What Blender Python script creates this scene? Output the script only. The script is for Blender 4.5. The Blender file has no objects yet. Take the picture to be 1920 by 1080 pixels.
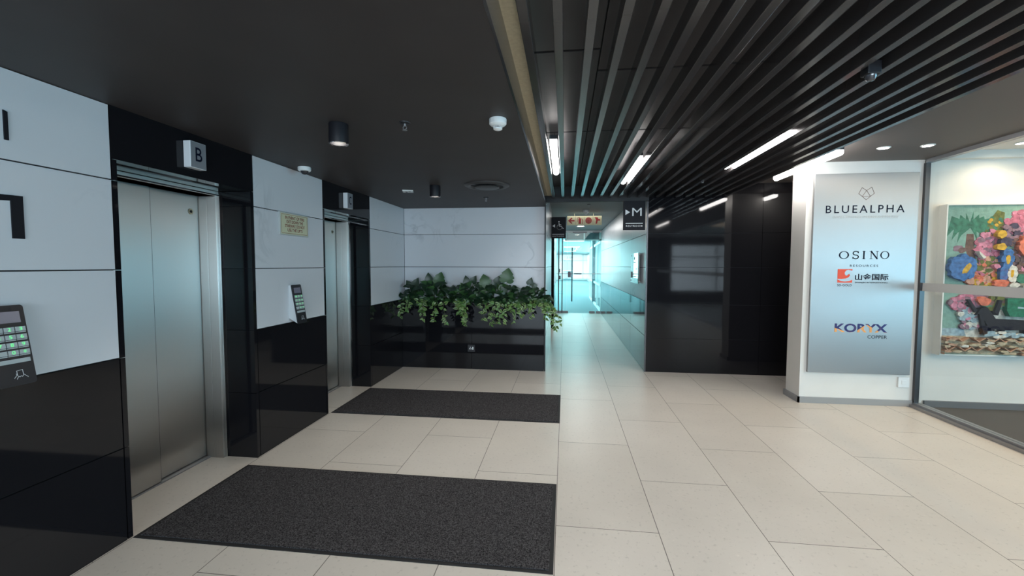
import bpy, bmesh, math, random
from math import pi, sin, cos, radians
from mathutils import Vector, Matrix, Euler

random.seed(7)
SC = bpy.context.scene
COL = SC.collection

# ------------------------------------------------------------------ camera, world, light, exposure
cam_data = bpy.data.cameras.new('camera')
cam = bpy.data.objects.new('camera', cam_data)
COL.objects.link(cam)
cam_data.sensor_width = 36
cam_data.lens = 813.5 / 1920 * 36
cam_data.clip_start = 0.05
cam_data.clip_end = 200
cam.matrix_world = (Matrix.Translation((0, 0, 1.5616)) @ Matrix.Rotation(0.1208, 4, 'Z')
                    @ Matrix.Rotation(pi / 2 - 0.0528, 4, 'X') @ Matrix.Rotation(0.0024, 4, 'Z'))
SC.camera = cam
SC.view_settings.view_transform = 'Standard'
SC.view_settings.look = 'None'
SC.view_settings.gamma = 1
SC.view_settings.exposure = 1.3
SC.view_settings.use_curve_mapping = False
SC.cycles.use_denoising = True
SC.cycles.max_bounces = 8
SC.cycles.diffuse_bounces = 4
SC.cycles.glossy_bounces = 5
SC.cycles.transmission_bounces = 8
SC.cycles.transparent_max_bounces = 12
SC.cycles.sample_clamp_indirect = 6
SC.cycles.caustics_reflective = False
SC.cycles.caustics_refractive = False

world = bpy.data.worlds.new('sky')
SC.world = world
world.use_nodes = True
wb = world.node_tree.nodes['Background']
wb.inputs[0].default_value = (0.42, 0.78, 0.95, 1)
wb.inputs[1].default_value = 1.2


def area(name, loc, direction, sx, sy, power, color=(1, 1, 1), spread=pi):
    l = bpy.data.lights.new(name, 'AREA')
    l.shape = 'RECTANGLE'
    l.size, l.size_y, l.energy, l.color, l.spread = sx, sy, power, color, spread
    o = bpy.data.objects.new(name, l)
    COL.objects.link(o)
    o.location = loc
    o.rotation_euler = Vector(direction).to_track_quat('-Z', 'Y').to_euler()
    return o


def spot(name, loc, power, angle=80, color=(1, .93, .82), blend=.6, direction=(0, 0, -1)):
    l = bpy.data.lights.new(name, 'SPOT')
    l.energy, l.spot_size, l.spot_blend, l.color, l.shadow_soft_size = power, radians(angle), blend, color, .04
    o = bpy.data.objects.new(name, l)
    COL.objects.link(o)
    o.location = loc
    o.rotation_euler = Vector(direction).to_track_quat('-Z', 'Y').to_euler()
    return o


# daylight through the window wall behind the camera and through the side room's windows
area('daylight_rear_windows', (0.5, -6.4, 1.45), (0, 1, -.02), 5.6, 2.0, 160, (.78, .89, 1))
area('daylight_side_windows', (7.8, -0.6, 1.35), (-1, 0, 0), 5.4, 2.1, 105, (.28, .72, 1))
# daylight in the office beyond the glass door
area('daylight_office_left', (-2.8, 24, 1.6), (1, 0, 0), 18, 1.9, 360, (.55, .95, 1))
area('daylight_office_right', (2.2, 30, 1.6), (-1, 0, 0), 16, 1.9, 240, (.55, .95, 1))
area('office_ceiling_lighting', (0.2, 18, 2.62), (0, 0, -1), 1.6, 6.5, 30, (.50, .96, 1))


area('office_far_fill', (0.6, 40, 2.62), (0, 0, -1), 3, 10, 260, (.70, .98, 1))  # fill without a fixture, added to brighten the far end wall


# ------------------------------------------------------------------ materials
MATS = {}


def mat(name, color=(.5, .5, .5), rough=.5, metal=0., emit=None, strength=0., spec=None, alpha=None, coat=0):
    if name in MATS:
        return MATS[name]
    m = bpy.data.materials.new(name)
    m.use_nodes = True
    b = m.node_tree.nodes['Principled BSDF']
    b.inputs['Base Color'].default_value = (*color, 1)
    b.inputs['Roughness'].default_value = rough
    b.inputs['Metallic'].default_value = metal
    if spec is not None:
        b.inputs['Specular IOR Level'].default_value = spec
    if emit:
        b.inputs['Emission Color'].default_value = (*emit, 1)
        b.inputs['Emission Strength'].default_value = strength
    if coat:
        b.inputs['Coat Weight'].default_value = coat
        b.inputs['Coat Roughness'].default_value = .03
    MATS[name] = m
    return m


def nodes(m):
    return m.node_tree.nodes, m.node_tree.links, m.node_tree.nodes['Principled BSDF']


def noise_color(m, c1, c2, scale, detail=4, lo=.3, hi=.7, stretch=(1, 1, 1), bump=0, dist=.01):
    N, L, b = nodes(m)
    tc = N.new('ShaderNodeTexCoord')
    mp = N.new('ShaderNodeMapping')
    mp.inputs['Scale'].default_value = stretch
    nz = N.new('ShaderNodeTexNoise')
    nz.inputs['Scale'].default_value = scale
    nz.inputs['Detail'].default_value = detail
    r = N.new('ShaderNodeValToRGB')
    r.color_ramp.elements[0].position = lo
    r.color_ramp.elements[1].position = hi
    r.color_ramp.elements[0].color = (*c1, 1)
    r.color_ramp.elements[1].color = (*c2, 1)
    L.new(tc.outputs['Object'], mp.inputs[0])
    L.new(mp.outputs[0], nz.inputs['Vector'])
    L.new(nz.outputs[0], r.inputs[0])
    L.new(r.outputs[0], b.inputs['Base Color'])
    if bump:
        bp = N.new('ShaderNodeBump')
        bp.inputs['Strength'].default_value = bump
        bp.inputs['Distance'].default_value = dist
        L.new(nz.outputs[0], bp.inputs['Height'])
        L.new(bp.outputs[0], b.inputs['Normal'])
    return m


# floor tiles: 0.6 x 1.25 m, laid in half bond, pale terrazzo-like porcelain
floor_m = mat('floor_tile', rough=.33, spec=.45)
N, L, B = nodes(floor_m)
tc = N.new('ShaderNodeTexCoord')
sep = N.new('ShaderNodeSeparateXYZ')
L.new(tc.outputs['Object'], sep.inputs[0])
ax = N.new('ShaderNodeMath'); ax.operation = 'ADD'; ax.inputs[1].default_value = -3.165 + 1.249 * 40
ay = N.new('ShaderNodeMath'); ay.operation = 'ADD'; ay.inputs[1].default_value = .0404 + .6 * 40
L.new(sep.outputs['Y'], ax.inputs[0])
L.new(sep.outputs['X'], ay.inputs[0])
cmb = N.new('ShaderNodeCombineXYZ')
L.new(ax.outputs[0], cmb.inputs[0])
L.new(ay.outputs[0], cmb.inputs[1])
br = N.new('ShaderNodeTexBrick')
br.offset = .5
br.inputs['Scale'].default_value = 1
br.inputs['Brick Width'].default_value = 1.249
br.inputs['Row Height'].default_value = .6
br.inputs['Mortar Size'].default_value = .0022
br.inputs['Mortar Smooth'].default_value = .0
br.inputs['Bias'].default_value = 0
br.inputs['Color1'].default_value = (.625, .585, .525, 1)
br.inputs['Color2'].default_value = (.67, .63, .57, 1)
br.inputs['Mortar'].default_value = (.12, .105, .09, 1)
L.new(cmb.outputs[0], br.inputs['Vector'])
nz = N.new('ShaderNodeTexNoise'); nz.inputs['Scale'].default_value = 42; nz.inputs['Detail'].default_value = 3
L.new(tc.outputs['Object'], nz.inputs['Vector'])
rp = N.new('ShaderNodeValToRGB')
rp.color_ramp.elements[0].position = .28; rp.color_ramp.elements[0].color = (.82, .82, .82, 1)
rp.color_ramp.elements[1].position = .40; rp.color_ramp.elements[1].color = (1, 1, 1, 1)
e = rp.color_ramp.elements.new(.66); e.color = (1, 1, 1, 1)
e = rp.color_ramp.elements.new(.76); e.color = (1.1, 1.1, 1.1, 1)
L.new(nz.outputs[0], rp.inputs[0])
nz2 = N.new('ShaderNodeTexNoise'); nz2.inputs['Scale'].default_value = 2.2; nz2.inputs['Detail'].default_value = 5
L.new(tc.outputs['Object'], nz2.inputs['Vector'])
rp2 = N.new('ShaderNodeValToRGB')
rp2.color_ramp.elements[0].position = .3; rp2.color_ramp.elements[0].color = (.95, .95, .95, 1)
rp2.color_ramp.elements[1].position = .7; rp2.color_ramp.elements[1].color = (1.02, 1.02, 1.02, 1)
L.new(nz2.outputs[0], rp2.inputs[0])
mx = N.new('ShaderNodeMix'); mx.data_type = 'RGBA'; mx.blend_type = 'MULTIPLY'; mx.inputs[0].default_value = 1
L.new(br.outputs[0], mx.inputs[6]); L.new(rp.outputs[0], mx.inputs[7])
mx2 = N.new('ShaderNodeMix'); mx2.data_type = 'RGBA'; mx2.blend_type = 'MULTIPLY'; mx2.inputs[0].default_value = 1
L.new(mx.outputs[2], mx2.inputs[6]); L.new(rp2.outputs[0], mx2.inputs[7])
L.new(mx2.outputs[2], B.inputs['Base Color'])

# white marble-look wall panels with faint grey veins
marble = mat('white_marble_panel', rough=.28, spec=.4)
N, L, B = nodes(marble)
tc = N.new('ShaderNodeTexCoord')
n1 = N.new('ShaderNodeTexNoise'); n1.inputs['Scale'].default_value = 1.9; n1.inputs['Detail'].default_value = 7
n1.inputs['Distortion'].default_value = 1.2
L.new(tc.outputs['Object'], n1.inputs['Vector'])
r1 = N.new('ShaderNodeValToRGB')
els = r1.color_ramp.elements
els[0].position = .47; els[0].color = (1, 1, 1, 1)
els[1].position = .53; els[1].color = (1, 1, 1, 1)
e = els.new(.50); e.color = (.78, .79, .80, 1)
L.new(n1.outputs[0], r1.inputs[0])
n2 = N.new('ShaderNodeTexNoise'); n2.inputs['Scale'].default_value = 1.1; n2.inputs['Detail'].default_value = 3
L.new(tc.outputs['Object'], n2.inputs['Vector'])
r2 = N.new('ShaderNodeValToRGB')
r2.color_ramp.elements[0].position = .52; r2.color_ramp.elements[0].color = (0, 0, 0, 1)
r2.color_ramp.elements[1].position = .68; r2.color_ramp.elements[1].color = (1, 1, 1, 1)
L.new(n2.outputs[0], r2.inputs[0])
mx = N.new('ShaderNodeMix'); mx.data_type = 'RGBA'
mx.inputs[6].default_value = (.61, .62, .655, 1)
mv = N.new('ShaderNodeMix'); mv.data_type = 'RGBA'; mv.blend_type = 'MULTIPLY'; mv.inputs[0].default_value = 1
mv.inputs[6].default_value = (.61, .62, .655, 1)
L.new(r1.outputs[0], mv.inputs[7])
L.new(r2.outputs[0], mx.inputs[0])
L.new(mv.outputs[2], mx.inputs[7])
L.new(mx.outputs[2], B.inputs['Base Color'])

black_gloss = mat('black_gloss_panel', (.008, .008, .010), rough=.05, spec=.32)
joint_black = mat('joint_black', (.01, .01, .012), rough=.6)
lobby_ceil = noise_color(mat('lobby_ceiling_paint', rough=.55, spec=.3), (.044, .038, .038), (.050, .044, .044), 3)
fascia_gloss = mat('bulkhead_gloss', (.03, .033, .042), rough=.17, spec=.6)
cream = noise_color(mat('cream_plaster', rough=.7), (.60, .52, .36), (.70, .62, .44), 60, bump=.3, dist=.002)
plenum_m = noise_color(mat('plenum_panel', rough=.55), (.050, .044, .047), (.062, .055, .058), 6)
slat_m = mat('slat_black_metal', (.050, .046, .047), rough=.15, spec=.8)
white_wall = noise_color(mat('white_wall_paint', rough=.6), (.72, .70, .66), (.76, .74, .70), 3)
soffit_m = mat('soffit_paint', (.125, .108, .10), rough=.6)
corr_ceil = mat('corridor_ceiling_paint', (.20, .21, .21), rough=.6)
carpet_dark = noise_color(mat('dark_carpet', rough=.95), (.035, .035, .036), (.06, .06, .062), 90)
office_carpet = noise_color(mat('office_carpet', rough=.9), (.16, .22, .24), (.22, .28, .30), 40)
grey_metal = mat('grey_metal', (.32, .32, .33), rough=.35, metal=.7)
skirting_m = mat('grey_skirting', (.30, .30, .30), rough=.4)
chrome = mat('chrome', (.75, .75, .76), rough=.12, metal=1)
white_plastic = mat('white_plastic', (.78, .80, .80), rough=.35)
black_plastic = mat('black_plastic', (.012, .012, .016), rough=.3)
can_black = mat('matt_black_metal', (.010, .010, .014), rough=.45)
sign_black = mat('sign_black', (.012, .012, .016), rough=.5, spec=.15)
sign_white = mat('sign_white', (.80, .80, .80), rough=.5)
text_dark = mat('lettering_dark', (.004, .006, .018), rough=.6, spec=.08)
led = mat('led_diffuser', (1, 1, 1), emit=(1, .96, .93), strength=16)
lamp_on = mat('lamp_glow', (1, 1, 1), emit=(1, .94, .85), strength=22)
rubber = mat('black_rubber', (.012, .012, .013), rough=.7)

steel = mat('brushed_steel', (.46, .435, .41), rough=.2, metal=1)
N, L, B = nodes(steel)
tc = N.new('ShaderNodeTexCoord')
mp = N.new('ShaderNodeMapping'); mp.inputs['Scale'].default_value = (1, 1, 1)
mp.inputs['Scale'].default_value = (500, 500, 2)
nz = N.new('ShaderNodeTexNoise'); nz.inputs['Scale'].default_value = 1; nz.inputs['Detail'].default_value = 2
L.new(tc.outputs['Object'], mp.inputs[0]); L.new(mp.outputs[0], nz.inputs['Vector'])
mr = N.new('ShaderNodeMapRange'); mr.inputs['To Min'].default_value = .41; mr.inputs['To Max'].default_value = .45
L.new(nz.outputs[0], mr.inputs[0]); L.new(mr.outputs[0], B.inputs['Roughness'])
n3 = N.new('ShaderNodeTexNoise'); n3.inputs['Scale'].default_value = 2.2; n3.inputs['Detail'].default_value = 0
L.new(tc.outputs['Object'], n3.inputs['Vector'])
bp = N.new('ShaderNodeBump'); bp.inputs['Strength'].default_value = .12; bp.inputs['Distance'].default_value = .02
L.new(n3.outputs[0], bp.inputs['Height']); L.new(bp.outputs[0], B.inputs['Normal'])


def brush(m, rough_aniso):
    # vertical grain: reflections smear sideways and stay crisp up and down
    N, L, B = nodes(m)
    ge = N.new('ShaderNodeNewGeometry')
    cr = N.new('ShaderNodeVectorMath'); cr.operation = 'CROSS_PRODUCT'
    cr.inputs[1].default_value = (0, 0, 1)
    L.new(ge.outputs['True Normal'], cr.inputs[0])
    L.new(cr.outputs[0], B.inputs['Tangent'])
    B.inputs['Anisotropic'].default_value = rough_aniso


brush(steel, 1.0)
plate_metal = mat('satin_aluminium', (.345, .34, .335), rough=.42, metal=.9)
brush(plate_metal, .6)

mat_carpet = mat('entrance_mat_pile', rough=.95, spec=.1)
N, L, B = nodes(mat_carpet)
tc = N.new('ShaderNodeTexCoord')
nz = N.new('ShaderNodeTexNoise'); nz.inputs['Scale'].default_value = 160; nz.inputs['Detail'].default_value = 2
L.new(tc.outputs['Object'], nz.inputs['Vector'])
rp = N.new('ShaderNodeValToRGB')
rp.color_ramp.elements[0].position = .35; rp.color_ramp.elements[0].color = (.014, .013, .014, 1)
rp.color_ramp.elements[1].position = .72; rp.color_ramp.elements[1].color = (.12, .115, .12, 1)
L.new(nz.outputs[0], rp.inputs[0]); L.new(rp.outputs[0], B.inputs['Base Color'])
bp = N.new('ShaderNodeBump'); bp.inputs['Strength'].default_value = .9; bp.inputs['Distance'].default_value = .006
L.new(nz.outputs[0], bp.inputs['Height']); L.new(bp.outputs[0], B.inputs['Normal'])


def glass_mat(name, tint, refl=.08, rough=0.0, opacity=None):
    m = bpy.data.materials.new(name)
    m.use_nodes = True
    N, L = m.node_tree.nodes, m.node_tree.links
    N.clear()
    out = N.new('ShaderNodeOutputMaterial')
    tr = N.new('ShaderNodeBsdfTransparent'); tr.inputs[0].default_value = (*tint, 1)
    gl = N.new('ShaderNodeBsdfGlossy'); gl.inputs['Roughness'].default_value = rough
    lw_ = N.new('ShaderNodeLayerWeight')
    pw = N.new('ShaderNodeMath'); pw.operation = 'POWER'; pw.inputs[1].default_value = 5
    fr = N.new('ShaderNodeMath'); fr.operation = 'MULTIPLY_ADD'; fr.inputs[1].default_value = .96; fr.inputs[2].default_value = .04
    L.new(lw_.outputs['Facing'], pw.inputs[0]); L.new(pw.outputs[0], fr.inputs[0])
    mx = N.new('ShaderNodeMixShader')
    L.new(fr.outputs[0], mx.inputs[0]); L.new(tr.outputs[0], mx.inputs[1]); L.new(gl.outputs[0], mx.inputs[2])
    L.new(mx.outputs[0], out.inputs[0])
    if opacity is not None:
        df = N.new('ShaderNodeBsdfDiffuse'); df.inputs[0].default_value = (.62, .63, .63, 1)
        m2 = N.new('ShaderNodeMixShader'); m2.inputs[0].default_value = opacity
        L.new(mx.outputs[0], m2.inputs[1]); L.new(df.outputs[0], m2.inputs[2]); L.new(m2.outputs[0], out.inputs[0])
    MATS[name] = m
    return m


clear_glass = glass_mat('clear_glass', (.96, .975, .97))
tint_glass = glass_mat('greenish_glass', (.80, .97, .97))
frost = glass_mat('frosted_film', (.9, .9, .9), opacity=.72)
acrylic = glass_mat('acrylic_sheet', (.96, .98, .98), opacity=.15)


# ------------------------------------------------------------------ mesh helpers
ROOT = {}


def origin_of(p):
    while p is not None and p.parent is not None:
        p = p.parent
    return Vector(p.location) if p is not None else Vector((0, 0, 0))


def obj(name, bm, mats, parent=None, smooth=False, **props):
    """one mesh object; vertices are given in world coordinates"""
    if parent is not None:
        bmesh.ops.translate(bm, verts=bm.verts, vec=-origin_of(parent))
    me = bpy.data.meshes.new(name)
    bm.normal_update()
    bm.to_mesh(me)
    bm.free()
    if not isinstance(mats, (list, tuple)):
        mats = [mats]
    for m in mats:
        me.materials.append(m)
    if smooth:
        for p in me.polygons:
            p.use_smooth = True
        try:
            me.set_sharp_from_angle(angle=radians(35))
        except Exception:
            pass
    o = bpy.data.objects.new(name, me)
    COL.objects.link(o)
    if parent is not None:
        o.parent = parent
    for k, v in props.items():
        o[k] = v
    return o


def struct(name, bm, mats, **kw):
    return obj(name, bm, mats, kind='structure', **kw)


def thing(name, label, cat, loc=(0, 0, 0), group=None):
    o = bpy.data.objects.new(name, None)
    o.empty_display_size = .1
    COL.objects.link(o)
    o.location = loc
    o['label'] = label
    o['category'] = cat
    if group:
        o['group'] = group
    return o


def tag(o, label, cat, group=None):
    o['label'] = label
    o['category'] = cat
    if group:
        o['group'] = group
    return o


def children(o):
    return [c for c in bpy.data.objects if c.parent == o]


def copy_thing(root, delta, label=None):
    r = root.copy()
    COL.objects.link(r)
    r.location = Vector(root.location) + Vector(delta)
    if label:
        r['label'] = label
    for ch in children(root):
        c = ch.copy()
        COL.objects.link(c)
        c.parent = r
        for g in children(ch):
            d = g.copy()
            COL.objects.link(d)
            d.parent = c
    return r


def BM():
    return bmesh.new()


def box(bm, x0, x1, y0, y1, z0, z1, mi=0, bevel=0):
    r = bmesh.ops.create_cube(bm, size=1)
    vs = r['verts']
    for v in vs:
        v.co = Vector(((x0 + x1) / 2 + v.co.x * (x1 - x0), (y0 + y1) / 2 + v.co.y * (y1 - y0), (z0 + z1) / 2 + v.co.z * (z1 - z0)))
    fs = {f for v in vs for f in v.link_faces}
    for f in fs:
        f.material_index = mi
    if bevel:
        es = {e for v in vs for e in v.link_edges}
        r2 = bmesh.ops.bevel(bm, geom=list(es), offset=bevel, segments=2, affect='EDGES', profile=.5)
        for f in r2['faces']:
            f.material_index = mi
    return bm


def cyl(bm, p0, p1, r, seg=20, r2=None, mi=0, caps=True):
    p0, p1 = Vector(p0), Vector(p1)
    d = p1 - p0
    rr = bmesh.ops.create_cone(bm, cap_ends=caps, segments=seg, radius1=r, radius2=r if r2 is None else r2, depth=d.length)
    M = Matrix.Translation((p0 + p1) / 2) @ d.to_track_quat('Z', 'Y').to_matrix().to_4x4()
    bmesh.ops.transform(bm, matrix=M, verts=rr['verts'])
    for f in {f for v in rr['verts'] for f in v.link_faces}:
        f.material_index = mi
    return bm


def lathe(bm, center, prof, seg=32, mi=0):
    """prof: list of (radius, z) in world z relative to centre"""
    cx, cy, cz = center
    rings = []
    for r, z in prof:
        if r < 1e-6:
            rings.append([bm.verts.new((cx, cy, cz + z))])
        else:
            rings.append([bm.verts.new((cx + r * cos(2 * pi * i / seg), cy + r * sin(2 * pi * i / seg), cz + z)) for i in range(seg)])
    for a, b in zip(rings, rings[1:]):
        for i in range(seg):
            j = (i + 1) % seg
            if len(a) == 1 and len(b) == 1:
                continue
            if len(a) == 1:
                f = bm.faces.new((a[0], b[j], b[i]))
            elif len(b) == 1:
                f = bm.faces.new((a[i], a[j], b[0]))
            else:
                f = bm.faces.new((a[i], a[j], b[j], b[i]))
            f.material_index = mi
    bmesh.ops.recalc_face_normals(bm, faces=bm.faces)
    return bm


class Frame:
    """a plane in the room: origin, right, up; n = outward normal (towards the viewer)"""
    def __init__(s, o, r, u):
        s.o, s.r, s.u = Vector(o), Vector(r).normalized(), Vector(u).normalized()
        s.n = s.r.cross(s.u)

    def p(s, a, b, c=0):
        return s.o + s.r * a + s.u * b + s.n * c

    def mat(s):
        M = Matrix((s.r, s.u, s.n)).transposed().to_4x4()
        M.translation = s.o
        return M


def poly(bm, fr, pts, c0=0, c1=.001, mi=0):
    """extruded polygon lying on a frame, pts counter-clockwise as seen by the viewer"""
    a = [bm.verts.new(fr.p(x, y, c0)) for x, y in pts]
    b = [bm.verts.new(fr.p(x, y, c1)) for x, y in pts]
    n = len(pts)
    fs = [bm.faces.new(b)]
    for i in range(n):
        j = (i + 1) % n
        fs.append(bm.faces.new((a[i], a[j], b[j], b[i])))
    for f in fs:
        f.material_index = mi
    return fs


def stroke(bm, fr, pts, w, c0=0, c1=.001, closed=False, mi=0):
    """polyline drawn with thickness w"""
    P = [Vector(p) for p in pts]
    n = len(P)
    rng = range(n) if closed else range(n - 1)
    for i in rng:
        a, b = P[i], P[(i + 1) % n]
        d = (b - a)
        if d.length < 1e-7:
            continue
        d.normalize()
        q = Vector((-d.y, d.x)) * w / 2
        e = d * w * .35
        poly(bm, fr, [tuple(a - q - e), tuple(b - q + e), tuple(b + q + e), tuple(a + q - e)], c0, c1, mi)


def arc(cx, cy, rx, ry, a0, a1, n=24):
    return [(cx + rx * cos(radians(a0 + (a1 - a0) * i / n)), cy + ry * sin(radians(a0 + (a1 - a0) * i / n))) for i in range(n + 1)]


def text(name, body, fr, x0, y0, x1, y1, m, parent=None, spacing=1.0, bold=0.0, c=.001, shear=0):
    """lettering fitted to the rectangle x0..x1, y0..y1 of a frame"""
    cu = bpy.data.curves.new(name, 'FONT')
    cu.body = body
    cu.space_character = spacing
    cu.offset = bold
    cu.shear = shear
    cu.resolution_u = 4
    cu.align_x = 'CENTER'
    to = bpy.data.objects.new(name + '_tmp', cu)
    COL.objects.link(to)
    dg = bpy.context.evaluated_depsgraph_get()
    me = bpy.data.meshes.new_from_object(to.evaluated_get(dg))
    bpy.data.objects.remove(to)
    bpy.data.curves.remove(cu)
    bm = BM()
    bm.from_mesh(me)
    bpy.data.meshes.remove(me)
    xs = [v.co.x for v in bm.verts]
    ys = [v.co.y for v in bm.verts]
    ax, bx, ay, by = min(xs), max(xs), min(ys), max(ys)
    for v in bm.verts:
        u = x0 + (v.co.x - ax) / (bx - ax) * (x1 - x0)
        w = y0 + (v.co.y - ay) / (by - ay) * (y1 - y0)
        v.co = fr.p(u, w, c)
    for f in bm.faces:
        f.material_index = 0
    return obj(name, bm, m, parent)


# ------------------------------------------------------------------ the room shell
XW = -2.45          # lift wall face
ZL = 2.422          # lobby ceiling
ZJ = [0.0, .53, 1.04, 1.53, 2.02, ZL]
GAP = .0035
YB = 6.35

bm = BM(); box(bm, -3.4, 7.8, -6, 14.25, -.1, 0)
struct('floor', bm, floor_m)
bm = BM(); box(bm, -3.2, 4.2, 14.25, 46.5, -.1, -.001)
struct('floor_office', bm, office_carpet)


def panels_x(bm, x, y0, y1, cuts=(), upto=ZL, z0=0., sgn=1, white=0, black=1, zs=None):
    """cladding panels on a wall face at x (facing +x when sgn=1)"""
    ys = [y0] + list(cuts) + [y1]
    zs = zs or [z for z in ZJ if z < upto - .01] + [upto]
    for a, b in zip(ys, ys[1:]):
        for c, d in zip(zs, zs[1:]):
            xa, xb = sorted((x, x - sgn * .02))
            box(bm, xa, xb, a + GAP, b - GAP, c + (GAP if c > 0 else 0), d - GAP, white if c > 1.0 else black)


# lift wall: panels, portals of lift B and lift C
bm = BM()
LIFTS = [(2.107, 3.193), (4.185, 5.262)]
panels_x(bm, XW, -.6, LIFTS[0][0])
panels_x(bm, XW, -6, -.6, cuts=(-3.4,))
panels_x(bm, XW, LIFTS[0][1], LIFTS[1][0])
panels_x(bm, XW, LIFTS[1][1], YB + .09)
for a, b in LIFTS:
    # black portal: front strips, header and deep reveals, with the joints of the cladding
    zs = [0, .53, 1.04, 1.53, 2.02, 2.135]
    for c, d in zip(zs, zs[1:]):
        box(bm, -2.72, XW, a + GAP, a + .03, c, d - GAP, 1)
        box(bm, -2.72, XW, b - .035, b - GAP, c, d - GAP, 1)
    box(bm, -2.72, XW, a + GAP, b - GAP, 2.135, ZL, 1)
# dark backing behind the joints
for a, b in [(-6, 2.107), (3.193, 4.185), (5.262, YB + .09)]:
    box(bm, -3.0, XW - .015, a - .0, b, 0, ZL, 2)
for a, b in LIFTS:
    box(bm, -3.2, -2.97, a - .01, b + .01, 0, ZL, 2)
    box(bm, -3.0, -2.72, a, a + .012, 0, ZL, 2)
    box(bm, -3.0, -2.72, b - .012, b, 0, ZL, 2)
struct('wall_left', bm, [marble, black_gloss, joint_black])

# back wall above the planter and the left side of the corridor
bm = BM()
YP = YB + .09
for c, d in [(1.04 - .2, 1.53), (1.53, 2.02), (2.02, ZL)]:
    box(bm, XW + .004, -.295, YP, YP + .02, c + GAP, d - GAP, 0)
box(bm, -3.0, -.28, YP + .016, YP + .18, 0, ZL + .1, 2)
box(bm, -.293, -.276, YB - .02, YP + .19, 0, ZL, 1)
box(bm, -.2935, -.2755, YB - .0205, YB - .0195, 0, ZL, 2)
struct('wall_back', bm, [marble, black_gloss, joint_black])

bm = BM()
CZ = 2.68
zc = [0, .53, 1.04, 1.53, 2.02, CZ]
panels_x(bm, -.273, YB - .012, 8.9, cuts=(7.6,), upto=CZ, zs=zc)
box(bm, -.45, -.29, YP + .1, 8.88, 0, CZ, 2)
panels_x(bm, -.273, 10.86, 14.3, cuts=(12.4,), upto=CZ, zs=zc)
box(bm, -.45, -.29, 10.87, 14.3, 0, CZ, 2)
# restroom passage opening to the left between the two stretches
box(bm, -2.2, -.45, 8.78, 8.88, 0, CZ, 3)
box(bm, -2.2, -.45, 10.87, 10.97, 0, CZ, 3)
box(bm, -2.3, -2.2, 8.7, 11, 0, CZ, 3)
struct('wall_corridor_left', bm, [marble, black_gloss, joint_black, white_wall])

bm = BM(); box(bm, -.345, -.262, 10.78, 10.86, 0, CZ)
struct('trim_1', bm, black_gloss)

bm = BM()
panels_x(bm, 1.17, 6.52, 14.45, cuts=(7.9, 9.3, 10.7, 12.1, 13.4), upto=CZ, zs=zc, sgn=-1)
box(bm, 1.186, 1.30, 6.56, 14.3, 0, 2.72, 2)
struct('wall_corridor_right', bm, [marble, black_gloss, joint_black])

# big black glossy wall
bm = BM()
zb = [0, .50, 1.0, 1.535, 2.02, 2.72]
xs = [1.19, 2.75, 4.4]
for a, b in zip(xs, xs[1:]):
    for c, d in zip(zb, zb[1:]):
        box(bm, a + .002, b - .002, 6.5, 6.52, c + (.002 if c else 0), d - .002, 0)
box(bm, 1.185, 4.4, 6.514, 6.6, 0, 2.72, 1)
box(bm, 4.4, 4.5, 5.4, 6.6, 0, 2.72, 0)
struct('wall_black', bm, [black_gloss, joint_black])
bm = BM(); box(bm, 1.168, 1.189, 6.488, 6.524, 0, 2.7)
struct('trim_2', bm, mat('trim_dark_metal', (.08, .08, .085), rough=.25, metal=.6))

# white pillar carrying the company board
bm = BM()
box(bm, 2.675, 3.84, 5.26, 5.56, 0, 2.72)
struct('wall_pillar', bm, white_wall)
bm = BM()
box(bm, 2.657, 2.675, 5.242, 5.578, 0, .068)
box(bm, 2.657, 3.84, 5.242, 5.26, 0, .068)
struct('baseboard_pillar', bm, skirting_m)

# side room behind the glass wall
bm = BM()
box(bm, 3.84, 7.8, 5.26, 5.4, 0, 2.9)
struct('wall_side_room_back', bm, white_wall)
bm = BM()
box(bm, 3.96, 7.5, 5.238, 5.26, 0, .075)
struct('baseboard_side_room', bm, mat('dark_skirting', (.12, .12, .125), rough=.5))
bm = BM(); box(bm, 3.955, 7.6, -6, 5.25, .0, .006)
struct('floor_side_room', bm, carpet_dark)
bm = BM(); box(bm, 3.84, 7.62, -6, 5.4, 2.78, 2.88)
box(bm, 3.96, 7.5, 5.18, 5.26, 2.70, 2.78)
struct('ceiling_side_room', bm, white_wall)
bm = BM()
box(bm, 7.5, 7.6, -6, -3.4, 0, 2.8); box(bm, 7.5, 7.6, 2.2, 5.3, 0, 2.8)
box(bm, 7.5, 7.6, -3.4, 2.2, 0, .25); box(bm, 7.5, 7.6, -3.4, 2.2, 2.42, 2.8)
struct('wall_side_room_right', bm, white_wall)
bm = BM()
for y in (-3.4, -1.5, .4, 2.16):
    box(bm, 7.5, 7.56, y, y + .04, .25, 2.42)
for z in (.8, 1.5, 2.05):
    box(bm, 7.5, 7.56, -3.4, 2.2, z, z + .05)
struct('window_1', bm, grey_metal)

# glass wall: bottom track, top frame, end stile, panes and frosted band
bm = BM()
box(bm, 3.81, 3.95, -6, 5.24, 0, .03)
box(bm, 3.84, 3.92, -6, 5.24, .03, .05)
box(bm, 3.85, 3.91, -6, 5.24, 2.67, 2.72)
box(bm, 3.846, 3.892, 5.225, 5.258, .03, 2.67, 1)
gf = struct('window_2', bm, [grey_metal, mat('dark_grey_frame', (.07, .07, .075), rough=.3, metal=.5)])
bm = BM()
for a, b in [(-6, -3.2), (-3.19, -.6), (-.59, 2.05), (2.06, 5.225)]:
    box(bm, 3.874, 3.884, a, b, .05, 2.67)
obj('glass_pane', bm, clear_glass, gf)
bm = BM(); box(bm, 3.870, 3.873, -6, 5.225, 1.29, 1.38)
obj('frosted_band', bm, frost, gf)

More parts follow.
